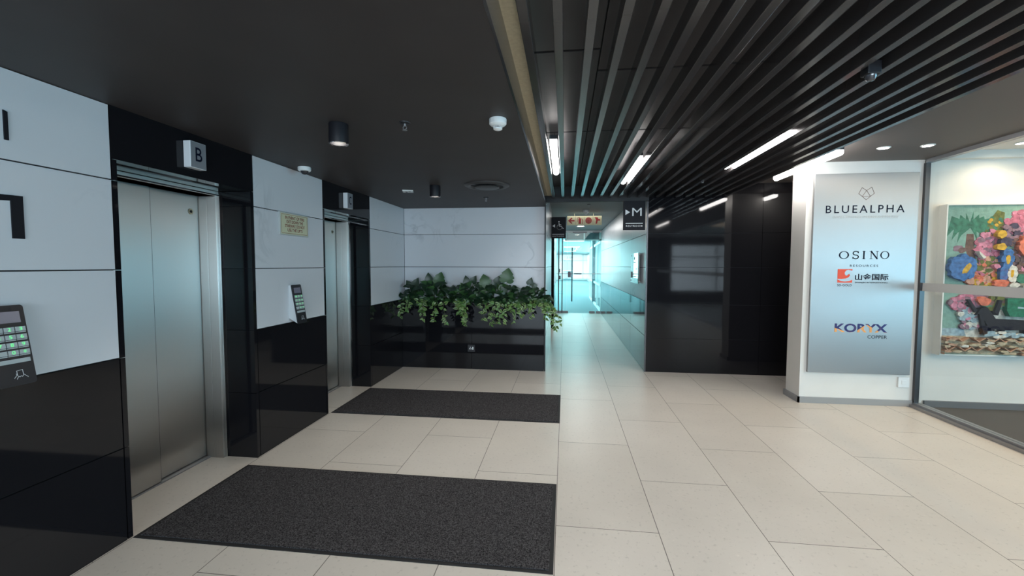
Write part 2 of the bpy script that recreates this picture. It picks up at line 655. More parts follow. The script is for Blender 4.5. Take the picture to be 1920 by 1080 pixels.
# wall and windows behind the camera
bm = BM()
box(bm, -3.0, 7.8, -6.2, -6.05, 0, .45); box(bm, -3.0, 7.8, -6.2, -6.05, 2.45, 2.9)
for x0, x1 in [(-3.0, -2.3), (3.3, 7.8)]:
    box(bm, x0, x1, -6.2, -6.05, .45, 2.45)
struct('wall_behind', bm, mat('rear_wall_grey', (.10, .10, .105), rough=.6))
bm = BM()
for x in (-2.3, -.45, 1.4, 3.25):
    box(bm, x, x + .05, -6.18, -6.1, .45, 2.45)
for z in (.45, 1.9, 2.4):
    box(bm, -2.3, 3.3, -6.18, -6.1, z, z + .05)
struct('window_3', bm, grey_metal)

# ceilings
bm = BM()
box(bm, -3.4, -.273, -6, YP + .2, ZL, ZL + .12, 0)
struct('ceiling_lobby', bm, lobby_ceil)
bm = BM(); box(bm, -.2735, -.262, -6, YB, ZL - .002, 2.579)
struct('trim_3', bm, fascia_gloss)
bm = BM(); box(bm, -.262, -.185, -6, YB + .1, 2.578, 2.60)
struct('trim_4', bm, cream)
bm = BM()
# plenum boards above the slats with staggered joints
joints = {0: [2.41, 5.4], 1: [2.67, 3.84, 5.42], 2: [2.67, 3.84, 5.42]}
xs = [-.19, .18, .9, 1.45, 2.27]
off = [[-1.2, .2, 2.41, 3.84], [-1.3, .1, 1.3, 2.67, 3.84, 5.42], [-1.3, .3, 1.35, 2.66, 3.85, 5.4], [-1, .0, 1.1, 2.2, 3.4, 4.9]]
for (a, b), js in zip(zip(xs, xs[1:]), off):
    ys = [-6] + js + [6.5]
    for c, d in zip(ys, ys[1:]):
        box(bm, a + .004, b - .004, c + .012, d - .012, 2.71, 2.725, 0)
box(bm, -.3, 2.3, -6, 6.6, 2.74, 2.8, 1)
struct('ceiling_plenum', bm, [plenum_m, joint_black])
bm = BM(); box(bm, 2.27, 3.87, -6, 5.3, 2.71, 2.8); box(bm, 2.27, 4.5, 5.3, 6.6, 2.715, 2.8)
struct('ceiling_soffit', bm, soffit_m)
bm = BM(); box(bm, -.273, 1.186, 6.45, 6.5, 2.485, 2.72)
struct('trim_5', bm, joint_black)
bm = BM(); box(bm, -2.3, 1.3, 6.5, 14.5, CZ, CZ + .08)
struct('ceiling_corridor', bm, corr_ceil)

# ------------------------------------------------------------------ office beyond the glass door
office_white = mat('office_white', (.80, .82, .82), rough=.6)
office_grey = mat('office_grey_blue', (.10, .15, .17), rough=.5)
bm = BM()
box(bm, -3.2, -3.1, 14.3, 46.5, 0, 2.8)
struct('wall_office_left', bm, office_white)
bm = BM(); box(bm, -3.2, 3.2, 46.4, 46.5, 0, 2.8)
struct('wall_office_back', bm, office_white)
bm = BM(); box(bm, 2.3, 2.4, 21.2, 46.4, 0, 2.8); box(bm, 1.17, 2.4, 21.1, 21.2, 0, 2.8)
box(bm, 2.9, 3.0, 14.3, 21.1, 0, 2.8)
struct('wall_office_right', bm, office_white)
bm = BM(); box(bm, -3.2, 4.2, 14.5, 46.5, 2.68, 2.76)
struct('ceiling_office', bm, mat('office_ceiling', (.45, .5, .52), rough=.7))
bm = BM()
box(bm, -3.2, -.28, 14.3, 14.4, 0, 2.8); box(bm, 1.17, 3.0, 14.4, 14.5, 0, 2.8)
struct('wall_office_front', bm, office_white)
# glazed partition on the office's right side
bm = BM()
for y in (14.6, 16.3, 18.0, 18.9, 20.0, 21.0):
    box(bm, 1.17, 1.23, y, y + .07, 0, 2.68, 1 if y in (18.0, 18.9) else 0)
for y0, y1 in [(14.6, 18.0), (18.97, 21.05)]:
    box(bm, 1.17, 1.23, y0, y1, 0, .08); box(bm, 1.17, 1.23, y0, y1, .85, .93); box(bm, 1.17, 1.23, y0, y1, 2.3, 2.38)
struct('window_4', bm, [office_white, office_grey])
# far door at the end of the office with its room number above
bm = BM()
box(bm, -.22, .92, 46.33, 46.4, 0, 2.12, 0); box(bm, -.16, .86, 46.31, 46.34, 0, 2.06, 1)
box(bm, -.16, .86, 46.30, 46.32, .98, 1.04, 0)
struct('door_2', bm, [office_white, mat('far_door_glass', (.22, .38, .42), rough=.3)])
d2 = tag(text('room_number', '149', Frame((-.1, 46.39, 2.2), (1, 0, 0), (0, 0, 1)), .35, 0, .95, .3, office_grey, c=.01),
         'grey number 149 on the white wall above the far office door', 'room number')
# ceiling light panel in the office
for i, (y, w) in enumerate([(19, 1.0), (26, 1.0), (34, 1.2)]):
    t = thing('ceiling_light_panel', ['nearest', 'middle', 'farthest'][i] + ' bright flat ceiling light in the office beyond the glass door', 'ceiling light', (.4, y, 2.68), 'office ceiling lights')
    bm = BM(); box(bm, -.1, .9, y, y + w, 2.66, 2.679); obj('frame', bm, office_white, t)
    bm = BM(); box(bm, -.05, .85, y + .05, y + w - .05, 2.652, 2.661); obj('diffuser', bm, mat('office_light', (1, 1, 1), emit=(.75, 1, 1), strength=4), t)

# glass door and screen at the end of the corridor
Y0 = 14.3
bm = BM()
box(bm, -.28, 1.17, Y0, Y0 + .05, 2.615, 2.68); box(bm, .0, 1.17, Y0 + .06, Y0 + .12, 2.36, 2.40)
box(bm, 1.10, 1.17, Y0 + .06, Y0 + .12, 2.36, 2.62)
box(bm, .60, .645, Y0 + .06, Y0 + .12, 2.40, 2.62); box(bm, .0, .04, Y0 + .06, Y0 + .12, 2.36, 2.62)
box(bm, .04, .60, Y0 + .08, Y0 + .10, 2.40, 2.62, 1); box(bm, .645, 1.10, Y0 + .08, Y0 + .10, 2.40, 2.62, 1)
dr = struct('door_1', bm, [office_white, office_grey])
bm = BM()
box(bm, -.27, .07, Y0 + .01, Y0 + .022, .01, 2.615); box(bm, .08, .86, Y0 + .01, Y0 + .022, .01, 2.615); box(bm, .87, 1.165, Y0 + .01, Y0 + .022, .01, 2.615)
obj('door_glass', bm, tint_glass, dr)
bm = BM(); cyl(bm, (.235, Y0 - .05, .38), (.235, Y0 - .05, 2.14), .018, 12)
for z in (.6, 1.9):
    cyl(bm, (.235, Y0 - .05, z), (.235, Y0 + .012, z), .01, 8)
obj('pull_handle', bm, can_black, dr)
bm = BM(); box(bm, .10, .20, Y0 - .02, Y0 + .012, 1.17, 1.36); obj('lock', bm, mat('lock_grey', (.10, .10, .12), rough=.4), dr)
bm = BM(); box(bm, .30, .54, Y0 - .002, Y0 + .009, 1.26, 1.31); obj('push_plate', bm, office_grey, dr)
bm = BM(); box(bm, -.27, 1.165, Y0 + .004, Y0 + .009, 1.27, 1.30); obj('frosted_band', bm, frost, dr)
bm = BM()
box(bm, -.27, .12, Y0 - .005, Y0 + .035, 0, .07); box(bm, .80, .98, Y0 - .005, Y0 + .035, 0, .07); box(bm, 1.02, 1.16, Y0 - .005, Y0 + .035, 0, .07)
box(bm, .25, .70, Y0 - .02, Y0 + .035, 2.60, 2.64); box(bm, .88, 1.10, Y0 - .02, Y0 + .035, 2.60, 2.64)
obj('patch_fitting', bm, mat('fitting_grey', (.20, .20, .21), rough=.4, metal=.5), dr)
bm = BM()
for x in (-.215, -.10):
    box(bm, x, x + .035, Y0 - .02, Y0 + .03, 0, 2.62)
box(bm, -.2, -.13, Y0 - .04, Y0 + .03, 1.1, 1.22); box(bm, -.19, -.15, Y0 - .04, Y0 + .03, 1.32, 1.44)
obj('door_frame', bm, mat('frame_dark_teal', (.03, .05, .055), rough=.4), dr)


# ------------------------------------------------------------------ lifts
def make_lift():
    a, b = LIFTS[0]
    t = thing('elevator_door', '', 'elevator door', (-2.8, 2.65, 0), 'brushed steel lift doors')
    bm = BM()
    # frame: head and two jambs with a shadow groove along their depth
    ya, yb = a + .03, b - .035
    for y0, y1 in [(ya, ya + .035), (yb - .035, yb)]:
        box(bm, -2.795, -2.722, y0, y1, 0, 2.13, bevel=.002)
        box(bm, -2.862, -2.80, y0, y1, 0, 2.13, bevel=.002)
        box(bm, -2.87, -2.73, y0 + .003, y1 - .003, 0, 2.13)
    box(bm, -2.862, -2.722, ya, yb, 2.095, 2.134, bevel=.002)
    obj('door_frame', bm, steel, t)
    bm = BM(); box(bm, -2.718, -2.704, yb - .016, yb - .002, 0, 2.11); box(bm, -2.718, -2.704, ya + .002, yb - .002, 2.097, 2.107)
    obj('edge_trim', bm, chrome, t)
    bm = BM(); box(bm, -2.872, -2.848, ya + .02, 2.70, .012, 2.12, bevel=.002)
    obj('door_leaf', bm, steel, t)
    bm = BM(); box(bm, -2.880, -2.851, 2.7002, 2.704, .012, 2.12); obj('leaf_edge', bm, joint_black, t)
    bm = BM(); box(bm, -2.902, -2.882, 2.69, yb - .01, .012, 2.12, bevel=.002)
    lf = obj('door_leaf', bm, steel, t)
    bm = BM(); cyl(bm, (-2.882, 3.06, 1.97), (-2.876, 3.06, 1.97), .022, 24); cyl(bm, (-2.876, 3.06, 1.97), (-2.873, 3.06, 1.97), .010, 16, mi=1)
    obj('lock', bm, [mat('brass_ring', (.55, .50, .36), rough=.3, metal=1), can_black], lf)
    bm = BM()
    for x0, x1 in [(-2.93, -2.915), (-2.908, -2.897), (-2.88, -2.874), (-2.868, -2.836)]:
        box(bm, x0, x1, ya, yb, 0, .008)
    box(bm, -2.94, -2.836, ya, yb, 0, .004)
    obj('sill', bm, grey_metal, t)
    bm = BM(); box(bm, -2.96, -2.91, ya, yb, 0, 2.13); obj('backing', bm, joint_black, t)
    return t


lb = make_lift()
lb['label'] = 'nearer brushed steel lift door, under the block lettered B'
lc = copy_thing(lb, (0, 2.07, 0), 'farther brushed steel lift door, under the block lettered C')


def lift_sign(letter, y0, y1, label):
    t = thing('lift_letter_sign', label, 'sign', (-2.43, (y0 + y1) / 2, 2.19), 'lift letter blocks')
    bm = BM(); box(bm, XW, XW + .05, y0, y1, 2.19, 2.36, bevel=.003)
    obj('sign_block', bm, mat('sign_block_white', (.75, .77, .80), rough=.35), t)
    bm = BM(); box(bm, XW + .0495, XW + .0515, y0 + .003, y1 - .003, 2.193, 2.357)
    obj('sign_face', bm, mat('sign_face_shaded', (.20, .205, .225), rough=.45), t)  # darker than the block: shade on the front is put into its colour
    fr = Frame((XW + .0515, y0, 2.19), (0, 1, 0), (0, 0, 1))
    w = y1 - y0
    text('lettering', letter, fr, w * .30, .045, w * .72, .135, text_dark, t, bold=.008)


lift_sign('B', 2.565, 2.69, 'square block with letter B above the nearer lift door')
lift_sign('C', 4.60, 4.725, 'square block with letter C above the farther lift door')

# ------------------------------------------------------------------ keypads beside the lifts
key_m = mat('keypad_key', (.42, .46, .47), rough=.3)
key_glow = mat('key_green_glow', (.1, .6, .2), emit=(.18, 1, .32), strength=.35)


def make_keypad():
    y0, y1 = 1.53, 1.662
    zt, zb_ = 1.378, 1.03
    t = thing('access_keypad', '', 'keypad', (-2.43, 1.596, 1.03), 'lift keypads')
    # wedge housing: face tilted out towards the bottom
    xt, xb_ = XW + .034, XW + .092
    bm = BM()
    pr = [(XW, zt - .004), (xt - .012, zt), (xb_ - .012, zb_ + .004), (XW, zb_ + .05)]
    va = [bm.verts.new((x, y0 + .004, z)) for x, z in pr]
    vb = [bm.verts.new((x, y1 - .004, z)) for x, z in pr]
    bm.faces.new(va[::-1]); bm.faces.new(vb)
    for i in range(4):
        j = (i + 1) % 4
        bm.faces.new((va[i], va[j], vb[j], vb[i]))
    bmesh.ops.recalc_face_normals(bm, faces=bm.faces)
    obj('housing', bm, mat('keypad_side_white', (.62, .64, .66), rough=.3), t)
    up = Vector((xt - xb_, 0, zt - zb_))
    H = up.length
    fr = Frame((xb_ - .012, y0, zb_), (0, 1, 0), up)
    W = y1 - y0
    bm = BM()
    r = .012
    pts = arc(W - r, H - r, r, r, 0, 90, 5) + arc(r, H - r, r, r, 90, 180, 5) + arc(r, r, r, r, 180, 270, 5) + arc(W - r, r, r, r, 270, 360, 5)
    poly(bm, fr, pts, 0, .012)
    obj('front_panel', bm, black_plastic, t)
    bm = BM(); poly(bm, fr, [(.018, .275), (W - .018, .275), (W - .018, .325), (.018, .325)], .011, .0135)
    obj('screen', bm, mat('lcd_grey', (.16, .15, .20), rough=.15), t)
    labels = ['1', '2', '3', '4', '5', '6', '7', '8', '9', '', '0', '*']
    for k in range(12):
        cx = .026 + .040 * (k % 3)
        cy = .245 - .034 * (k // 3)
        bm = BM()
        poly(bm, fr, [(cx - .018, cy - .009), (cx + .018, cy - .009), (cx + .018, cy + .011), (cx - .018, cy + .011)], .011, .016)
        poly(bm, fr, [(cx - .018, cy - .015), (cx + .018, cy - .015), (cx + .018, cy - .011), (cx - .018, cy - .011)], .011, .0145)
        kk = obj('key', bm, key_m, t)
        if labels[k]:
            wd = .0058
            text('digit', labels[k], fr, cx - wd, cy - .006, cx + wd, cy + .009, key_glow, kk, c=.0166)
    bm = BM(); poly(bm, fr, [(.010, .098), (W - .012, .098), (W - .012, .116), (.010, .116)], .011, .016)
    obj('key', bm, key_m, t)
    bm = BM()
    cx, cy = W * .58, .048
    stroke(bm, fr, [(cx - .010, cy - .006), (cx - .011, cy + .016), (cx + .010, cy + .018), (cx + .011, cy - .004)], .0018, .012, .0128)
    stroke(bm, fr, [(cx - .022, cy - .014), (cx - .012, cy - .002), (cx - .014, cy + .004)], .0018, .012, .0128)
    stroke(bm, fr, [(cx - .014, cy - .020), (cx - .007, cy - .008), (cx - .003, cy - .012), (cx + .002, cy - .008), (cx + .006, cy - .012), (cx + .010, cy - .006)], .0018, .012, .0128)
    stroke(bm, fr, [(cx + .011, cy - .002), (cx + .026, cy - .018)], .0018, .012, .0128)
    obj('card_symbol', bm, mat('symbol_grey', (.6, .62, .64), rough=.5), t)
    return t


kp = make_keypad()
kp['label'] = 'large black keypad with green digits, cut by the left edge of the photo'
copy_thing(kp, (0, 2.07, 0), 'black keypad on the white panel between the two lifts')

# floor level marks on the white wall, cut by the picture's edge
frl = Frame((XW, 0, 0), (0, 1, 0), (0, 0, 1))
bm = BM(); poly(bm, frl, [(1.653, 2.107), (1.668, 2.107), (1.668, 2.231), (1.653, 2.236)], 0, .006)
tag(obj('wall_letter', bm, sign_black), 'thin black letter stroke high on the white wall, above the numeral', 'wall letter')
bm = BM(); poly(bm, frl, [(1.662, 1.675), (1.706, 1.675), (1.706, 1.868), (1.60, 1.865), (1.60, 1.838), (1.662, 1.842)], 0, .006)
tag(obj('wall_numeral', bm, sign_black), 'big black numeral 1 on the white wall above the left keypad', 'wall numeral')

# fire notice between the lifts
t = thing('fire_notice', 'cream fire notice with red text on the white panel between the lifts', 'sign', (XW, 3.71, 1.82))
bm = BM(); box(bm, XW, XW + .016, 3.485, 3.90, 1.82, 2.02, bevel=.002); obj('sign_board', bm, mat('notice_edge_grey', (.45, .47, .47), rough=.4), t)
fr = Frame((XW + .016, 3.485, 1.82), (0, 1, 0), (0, 0, 1))
notice_cream = mat('notice_cream', (.60, .60, .42), rough=.5)
notice_red = mat('notice_red', (.22, .03, .02), rough=.5)
bm = BM(); poly(bm, fr, [(.012, .010), (.405, .010), (.405, .190), (.012, .190)], 0, .001); obj('sign_face', bm, notice_cream, t)
bm = BM(); stroke(bm, fr, [(.022, .018), (.395, .018), (.395, .182), (.022, .182)], .003, .001, .0016, closed=True); obj('border', bm, notice_red, t)
for i, (s, a, b) in enumerate([('IN EVENT OF FIRE', .07, .35), ('EXIT DOWN THE', .09, .33), ('STAIRWAY. DO NOT', .065, .355), ('USE THE LIFTS', .10, .32)]):
    text('lettering', s, fr, a, .142 - i * .036, b, .170 - i * .036, notice_red, t, bold=.02, c=.002)

# ------------------------------------------------------------------ entrance mats
for i, (y0, y1, xr) in enumerate([(2.122, 3.03, -.045), (4.24, 5.17, -.036)]):
    t = thing('entrance_mat', ['nearer charcoal entrance mat on the floor before lift B', 'farther charcoal entrance mat on the floor before lift C'][i], 'floor mat', (-1.25, (y0 + y1) / 2, 0), 'charcoal mats before the lifts')
    bm = BM(); box(bm, -2.435, xr, y0, y1, 0.0, .004); obj('rubber_border', bm, rubber, t)
    bm = BM(); box(bm, -2.41, xr - .022, y0 + .022, y1 - .022, .004, .010); obj('mat_pile', bm, mat_carpet, t)

# ------------------------------------------------------------------ planter and plants
t = thing('planter_box', 'long glossy black planter box under the white back wall', 'planter', (-1.37, 6.38, 0))
bm = BM()
box(bm, -2.447, -1.38, 6.33, 6.352, .0, .53 - GAP / 2); box(bm, -1.376, -.296, 6.33, 6.352, .0, .53 - GAP / 2)
box(bm, -2.447, -.296, 6.33, 6.352, .53 + GAP / 2, 1.02)
box(bm, -2.447, -.296, 6.352, 6.362, .0, 1.01)
obj('front_panel', bm, black_gloss, t)
bm = BM(); box(bm, -2.447, -.296, 6.362, 6.439, .90, .96); obj('soil', bm, noise_color(mat('soil', rough=.9), (.02, .012, .008), (.05, .03, .02), 60, bump=.5), t)

t = thing('power_outlet', 'small black and white outlet low on the black planter front', 'outlet', (-1.38, 6.33, .27))
bm = BM(); box(bm, -1.435, -1.325, 6.322, 6.330, .262, .368, bevel=.002); obj('cover_plate', bm, can_black, t)
bm = BM()
for x, z, w, h in [(-1.410, .300, .012, .016), (-1.388, .300, .012, .016), (-1.365, .296, .018, .042), (-1.399, .325, .010, .012)]:
    box(bm, x, x + w, 6.318, 6.323, z, z + h)
obj('socket', bm, white_plastic, t)

leaf_mats = [mat('leaf_dark_green', (.012, .034, .015), rough=.38), mat('leaf_green', (.030, .085, .024), rough=.38),
             mat('leaf_light_green', (.085, .18, .04), rough=.4), mat('leaf_cream_edge', (.24, .32, .12), rough=.4),
             mat('vine_stem', (.09, .12, .04), rough=.6)]


def leaf(bm, pos, tip, normal, L_, Wd, kind, fold=.25, mi=0, mi2=None, notch=False):
    """heart-shaped leaf: rows across its length, folded on the midrib, drooping at the tip"""
    pos = Vector(pos)
    t_ = Vector(tip).normalized()
    nrm = Vector(normal)
    s_ = t_.cross(nrm)
    if s_.length < 1e-3:
        s_ = Vector((1, 0, 0))
    s_.normalize()
    nrm = s_.cross(t_)
    rows = [(-.10, .30), (.04, .46), (.22, .50), (.42, .42), (.62, .30), (.82, .14), (1.0, 0.0)]
    if notch:
        rows = [(-.12, .34), (.0, .50), (.14, .55), (.22, .42), (.30, .55), (.42, .52), (.50, .38), (.58, .44), (.68, .36), (.78, .24), (.88, .16), (1.0, 0)]
    prev = None
    for u, w in rows:
        droop = -nrm * (L_ * .22 * max(u, 0) ** 2)
        c = pos + t_ * (L_ * u) + droop
        if w == 0:
            cur = [c]
        else:
            e = nrm * (fold * w * Wd)
            start = u < 0
            cc = c + (t_ * L_ * .10 if start else Vector((0, 0, 0)))
            cur = [c - s_ * (w * Wd) + e, c - s_ * (w * Wd * .5) + e * .35, cc, c + s_ * (w * Wd * .5) + e * .35, c + s_ * (w * Wd) + e]
        cur = [bm.verts.new(clampv(v)) for v in cur]
        if prev:
            if len(cur) == 5:
                for i in range(4):
                    f = bm.faces.new((prev[i], prev[i + 1], cur[i + 1], cur[i]))
                    f.material_index = (mi2 if (mi2 is not None and i in (0, 3)) else mi)
            else:
                for i in range(4):
                    f = bm.faces.new((prev[i], prev[i + 1], cur[0]))
                    f.material_index = (mi2 if (mi2 is not None and i in (0, 3)) else mi)
        prev = cur


def clampv(v):
    v = Vector(v)
    v.y = min(v.y, 6.432)
    if v.y > 6.318 and v.z < 1.045:
        v.y = 6.318 - random.uniform(0, .006)
    v.x = max(v.x, -2.442)
    return v


def vine(bm, p0, d0, length, rnd, fall=1.0):
    """path of a trailing stem starting up and outwards, then falling"""
    pts = [Vector(p0)]
    d = Vector(d0).normalized()
    n = max(5, int(length / .042))
    for i in range(n):
        d = d + Vector((rnd.uniform(-.26, .26), rnd.uniform(-.08, .06), -.24 * fall))
        d.normalize()
        p = pts[-1] + d * (length / n)
        if p.y > 6.30 and p.z < 1.06:
            p.y = 6.30
        p.y = max(p.y, 6.12)
        pts.append(p)
    return pts


def plant(ix, px, label, vines, bigs, seed, spread=.15, side=0, mass=46, top=1.24):
    rnd = random.Random(seed)
    t = thing('potted_vine', label, 'plant', (px, 6.38, .96), 'foliage along the black planter')
    lb_, sb = BM(), BM()

    def tube(p, r):
        for a, b in zip(p, p[1:]):
            if (b - a).length > 1e-4:
                cyl(sb, a, b, r, 5, caps=False)
    # dense dark upper bush
    for k in range(mass):
        h = rnd.uniform(.0, 1)
        p = Vector((px + rnd.gauss(0, spread * .55), rnd.uniform(6.20, 6.40), 1.0 + h * (top - 1.0) + rnd.uniform(-.02, .02)))
        ang = rnd.uniform(0, 2 * pi)
        tip = Vector((cos(ang), -.6 + .5 * sin(ang), rnd.uniform(-.6, .5)))
        s = rnd.uniform(.075, .13)
        leaf(lb_, p, tip, (rnd.uniform(-.4, .4), -.8, .7), s, s * .82, 0, mi=0 if rnd.random() < .72 else 1)
        if k % 3 == 0:
            tube([Vector((px + rnd.uniform(-.04, .04), 6.38, .97)), clampv((p + Vector((px, 6.38, .97))) / 2 + Vector((0, 0, .04))), clampv(p)], .0022)
    for (dx, dz, s, lean) in bigs:
        c = Vector((px + dx, 6.30, 1.0 + dz))
        tube([Vector((px, 6.38, .97)), clampv(Vector((px + dx * .5, 6.36, 1.0 + dz * .6))), clampv(c)], .0035)
        leaf(lb_, c + Vector((-lean * s * .3, 0, s * .0)), (lean, -.12, .9), (.1, -1, .25), s, s * 1.0, 1, mi=0 if s < .15 else 1, notch=(s >= .15), fold=.12)
    for (dx, ln, outx) in vines:
        path = vine(lb_, (px + dx, 6.36, 1.05), (outx, -1.0, .55), ln, rnd)
        tube(path, .0022)
        m_ = len(path)
        for i in range(2, m_):
            for sg in (-1, 1):
                if rnd.random() < .30:
                    continue
                u = i / m_
                s = rnd.uniform(.046, .078) * (1.1 - .3 * u)
                tip = Vector((sg * rnd.uniform(.3, 1), -rnd.uniform(-.2, .7), rnd.uniform(-1.1, .35)))
                r = rnd.random()
                if u < .35:
                    a, b = (1, None)
                elif r < .35:
                    a, b = 2, None
                elif r < .70:
                    a, b = 1, 3
                else:
                    a, b = 2, 3
                q_ = path[i] + Vector((sg * rnd.uniform(.004, .045) * (1.15 - u), -rnd.uniform(0, .03), rnd.uniform(-.02, .02)))
                tube([path[i], q_], .0012)
                leaf(lb_, q_, tip, (rnd.uniform(-.8, .8), -1, rnd.uniform(-.2, .9)), s, s * .72, 0, mi=a, mi2=b)
    lo = obj('leaves', lb_, leaf_mats[:4], t, smooth=True)
    obj('vine_stem', sb, leaf_mats[4], t)


P = [(-2.28, [(-.06, .46, -.3), (.0, .42, -.1), (.08, .40, .1)], [(-.05, .24, .11, -.6), (.06, .26, .12, .4)], 'leftmost vine plant of the planter, against the left wall', 1.24),
     (-2.00, [(-.05, .50, .0), (.05, .52, .1), (.0, .40, -.2)], [(-.02, .32, .13, -.1), (.14, .29, .17, .25)], 'vine plant with a pointed leaf sticking up, second from the left wall', 1.30),
     (-1.72, [(-.06, .55, -.1), (.06, .46, .1), (.1, .38, .2)], [(-.14, .20, .10, -.4), (.05, .17, .10, .3)], 'third vine plant from the left, with low rounded top and light trailing tips', 1.22),
     (-1.42, [(-.04, .42, -.1), (.06, .55, .0), (.0, .50, .2)], [(-.02, .29, .12, -.2), (.08, .30, .12, .5)], 'vine plant above the outlet, with two upright pointed leaves', 1.26),
     (-1.14, [(-.08, .50, -.1), (.03, .56, .0), (.09, .46, .1)], [(-.02, .25, .18, -.2), (.1, .22, .13, .5)], 'vine plant right of the outlet, with a dark broad leaf leaning left', 1.27),
     (-.86, [(-.06, .52, .0), (.02, .58, .1), (.10, .50, .1)], [(.02, .32, .20, .15), (-.12, .30, .12, .4)], 'vine plant with the tallest broad split leaf, right half of the planter', 1.27),
     (-.58, [(-.05, .46, -.1), (.04, .42, .2), (.10, .40, .2)], [(.08, .28, .11, .3), (-.12, .16, .11, -.4)], 'second vine plant from the right end of the planter', 1.22),
     (-.40, [(-.04, .38, .1), (.02, .44, .5), (.05, .52, .9), (.07, .58, 1.1), (.0, .5, .8)], [(-.04, .24, .09, -.5)], 'rightmost vine plant, spilling over the planter corner towards the corridor', 1.20)]
for i, (px, vs, bg, lab, tp) in enumerate(P):
    plant(i, px, lab, vs, bg, 100 + i, top=tp, mass=54 if i < 7 else 26)

# ------------------------------------------------------------------ ceiling fittings in the lift lobby
for i, (x, y) in enumerate([(-1.385, 2.56), (-1.41, 4.64)]):
    t = thing('ceiling_downlight', ['nearer black can downlight under the dark lobby ceiling', 'farther black can downlight under the dark lobby ceiling, by the round vent'][i], 'ceiling light', (x, y, ZL), 'black can downlights')
    bm = BM(); lathe(bm, (x, y, ZL), [(0, 0), (.056, 0), (.058, -.004), (.058, -.118), (.055, -.121), (.051, -.118), (.049, -.09), (.0, -.085)], 40)
    obj('housing', bm, can_black, t, smooth=True)
    bm = BM(); lathe(bm, (x, y, ZL), [(.0525, -.1215), (.0555, -.1225), (.057, -.1195)], 40)
    obj('trim_ring', bm, chrome, t, smooth=True)
    bm = BM(); lathe(bm, (x, y, ZL), [(.030, -.094), (.026, -.100), (0, -.102)], 24)
    obj('lamp', bm, lamp_on, t, smooth=True)
    spot('downlight_beam', (x, y, ZL - .125), 16 if i == 0 else 12, 100)


def sprinkler(x, y, z, label):
    t = thing('sprinkler_head', label, 'sprinkler', (x, y, z), 'ceiling sprinklers')
    bm = BM(); lathe(bm, (x, y, z), [(0, 0), (.034, 0), (.032, -.006), (.012, -.010), (0, -.010)], 24); obj('escutcheon', bm, can_black, t, smooth=True)
    bm = BM(); cyl(bm, (x, y, z - .008), (x, y, z - .024), .007, 10)
    for s in (-1, 1):
        cyl(bm, (x + s * .006, y, z - .02), (x + s * .012, y, z - .034), .002, 6); cyl(bm, (x + s * .012, y, z - .034), (x, y, z - .046), .002, 6)
    obj('nozzle', bm, grey_metal, t)
    bm = BM(); lathe(bm, (x, y, z), [(0, -.046), (.015, -.046), (.015, -.048), (0, -.048)], 16); obj('deflector', bm, grey_metal, t)


sprinkler(-.968, 2.575, ZL, 'sprinkler head on the lobby ceiling, between the near can light and smoke detector')
sprinkler(-1.004, 5.5, ZL, 'sprinkler head on the lobby ceiling, behind the round vent')
sprinkler(.43, 8.15, CZ, 'sprinkler head on the corridor ceiling behind the slats')


def smoke(x, y, z, label, s=1.):
    t = thing('smoke_detector', label, 'smoke detector', (x, y, z), 'white smoke detectors')
    bm = BM(); lathe(bm, (x, y, z), [(0, 0), (.050 * s, 0), (.052 * s, -.004 * s), (.051 * s, -.030 * s), (.040 * s, -.040 * s), (.026 * s, -.044 * s), (0, -.044 * s)], 40); obj('base', bm, white_plastic, t, smooth=True)
    bm = BM()
    lathe(bm, (x, y, z), [(.021 * s, -.043 * s), (.021 * s, -.056 * s)], 24, 1)
    for k in range(18):
        a = 2 * pi * k / 18
        cyl(bm, (x + .0245 * s * cos(a), y + .0245 * s * sin(a), z - .043 * s), (x + .0245 * s * cos(a), y + .0245 * s * sin(a), z - .056 * s), .0022 * s, 5)
    lathe(bm, (x, y, z), [(.027 * s, -.055 * s), (.026 * s, -.060 * s), (.016 * s, -.066 * s), (0, -.067 * s)], 32)
    obj('sensor_cap', bm, [white_plastic, can_black], t, smooth=True)


smoke(-.40, 2.58, ZL, 'white smoke detector near the edge of the dark lobby ceiling')
smoke(.42, 9.0, CZ, 'white smoke detector on the corridor ceiling before the red symbols sign', 1.3)

t = thing('dome_camera', 'small white dome security camera above the fire notice', 'security camera', (-2.295, 3.64, ZL))
bm = BM(); lathe(bm, (-2.295, 3.64, ZL), [(0, 0), (.052, 0), (.055, -.006), (.054, -.028), (.046, -.036), (0, -.036)], 36); obj('base', bm, white_plastic, t, smooth=True)
bm = BM(); lathe(bm, (-2.295, 3.64, ZL), [(.034, -.034), (.032, -.046), (.022, -.058), (.01, -.064), (0, -.065)], 28); obj('dome', bm, mat('smoked_dome', (.03, .03, .035), rough=.08), t, smooth=True)

t = thing('ceiling_sensor', 'small flat white sensor on the lobby ceiling near lift C', 'sensor', (-1.82, 4.92, ZL))
bm = BM()
fr = Frame((-1.82, 4.92, ZL), (cos(.3), sin(.3), 0), (sin(.3), -cos(.3), 0))
poly(bm, fr, [(-.06, -.06), (.06, -.06), (.06, .06), (-.06, .06)], 0, .012)
obj('base', bm, white_plastic, t)
bm = BM(); poly(bm, fr, [(-.028, -.035), (-.006, -.035), (-.006, .0), (-.028, .0)], .012, .0135); poly(bm, fr, [(.008, .0), (.03, .0), (.03, .02), (.008, .02)], .012, .0135)
obj('lens', bm, can_black, t)

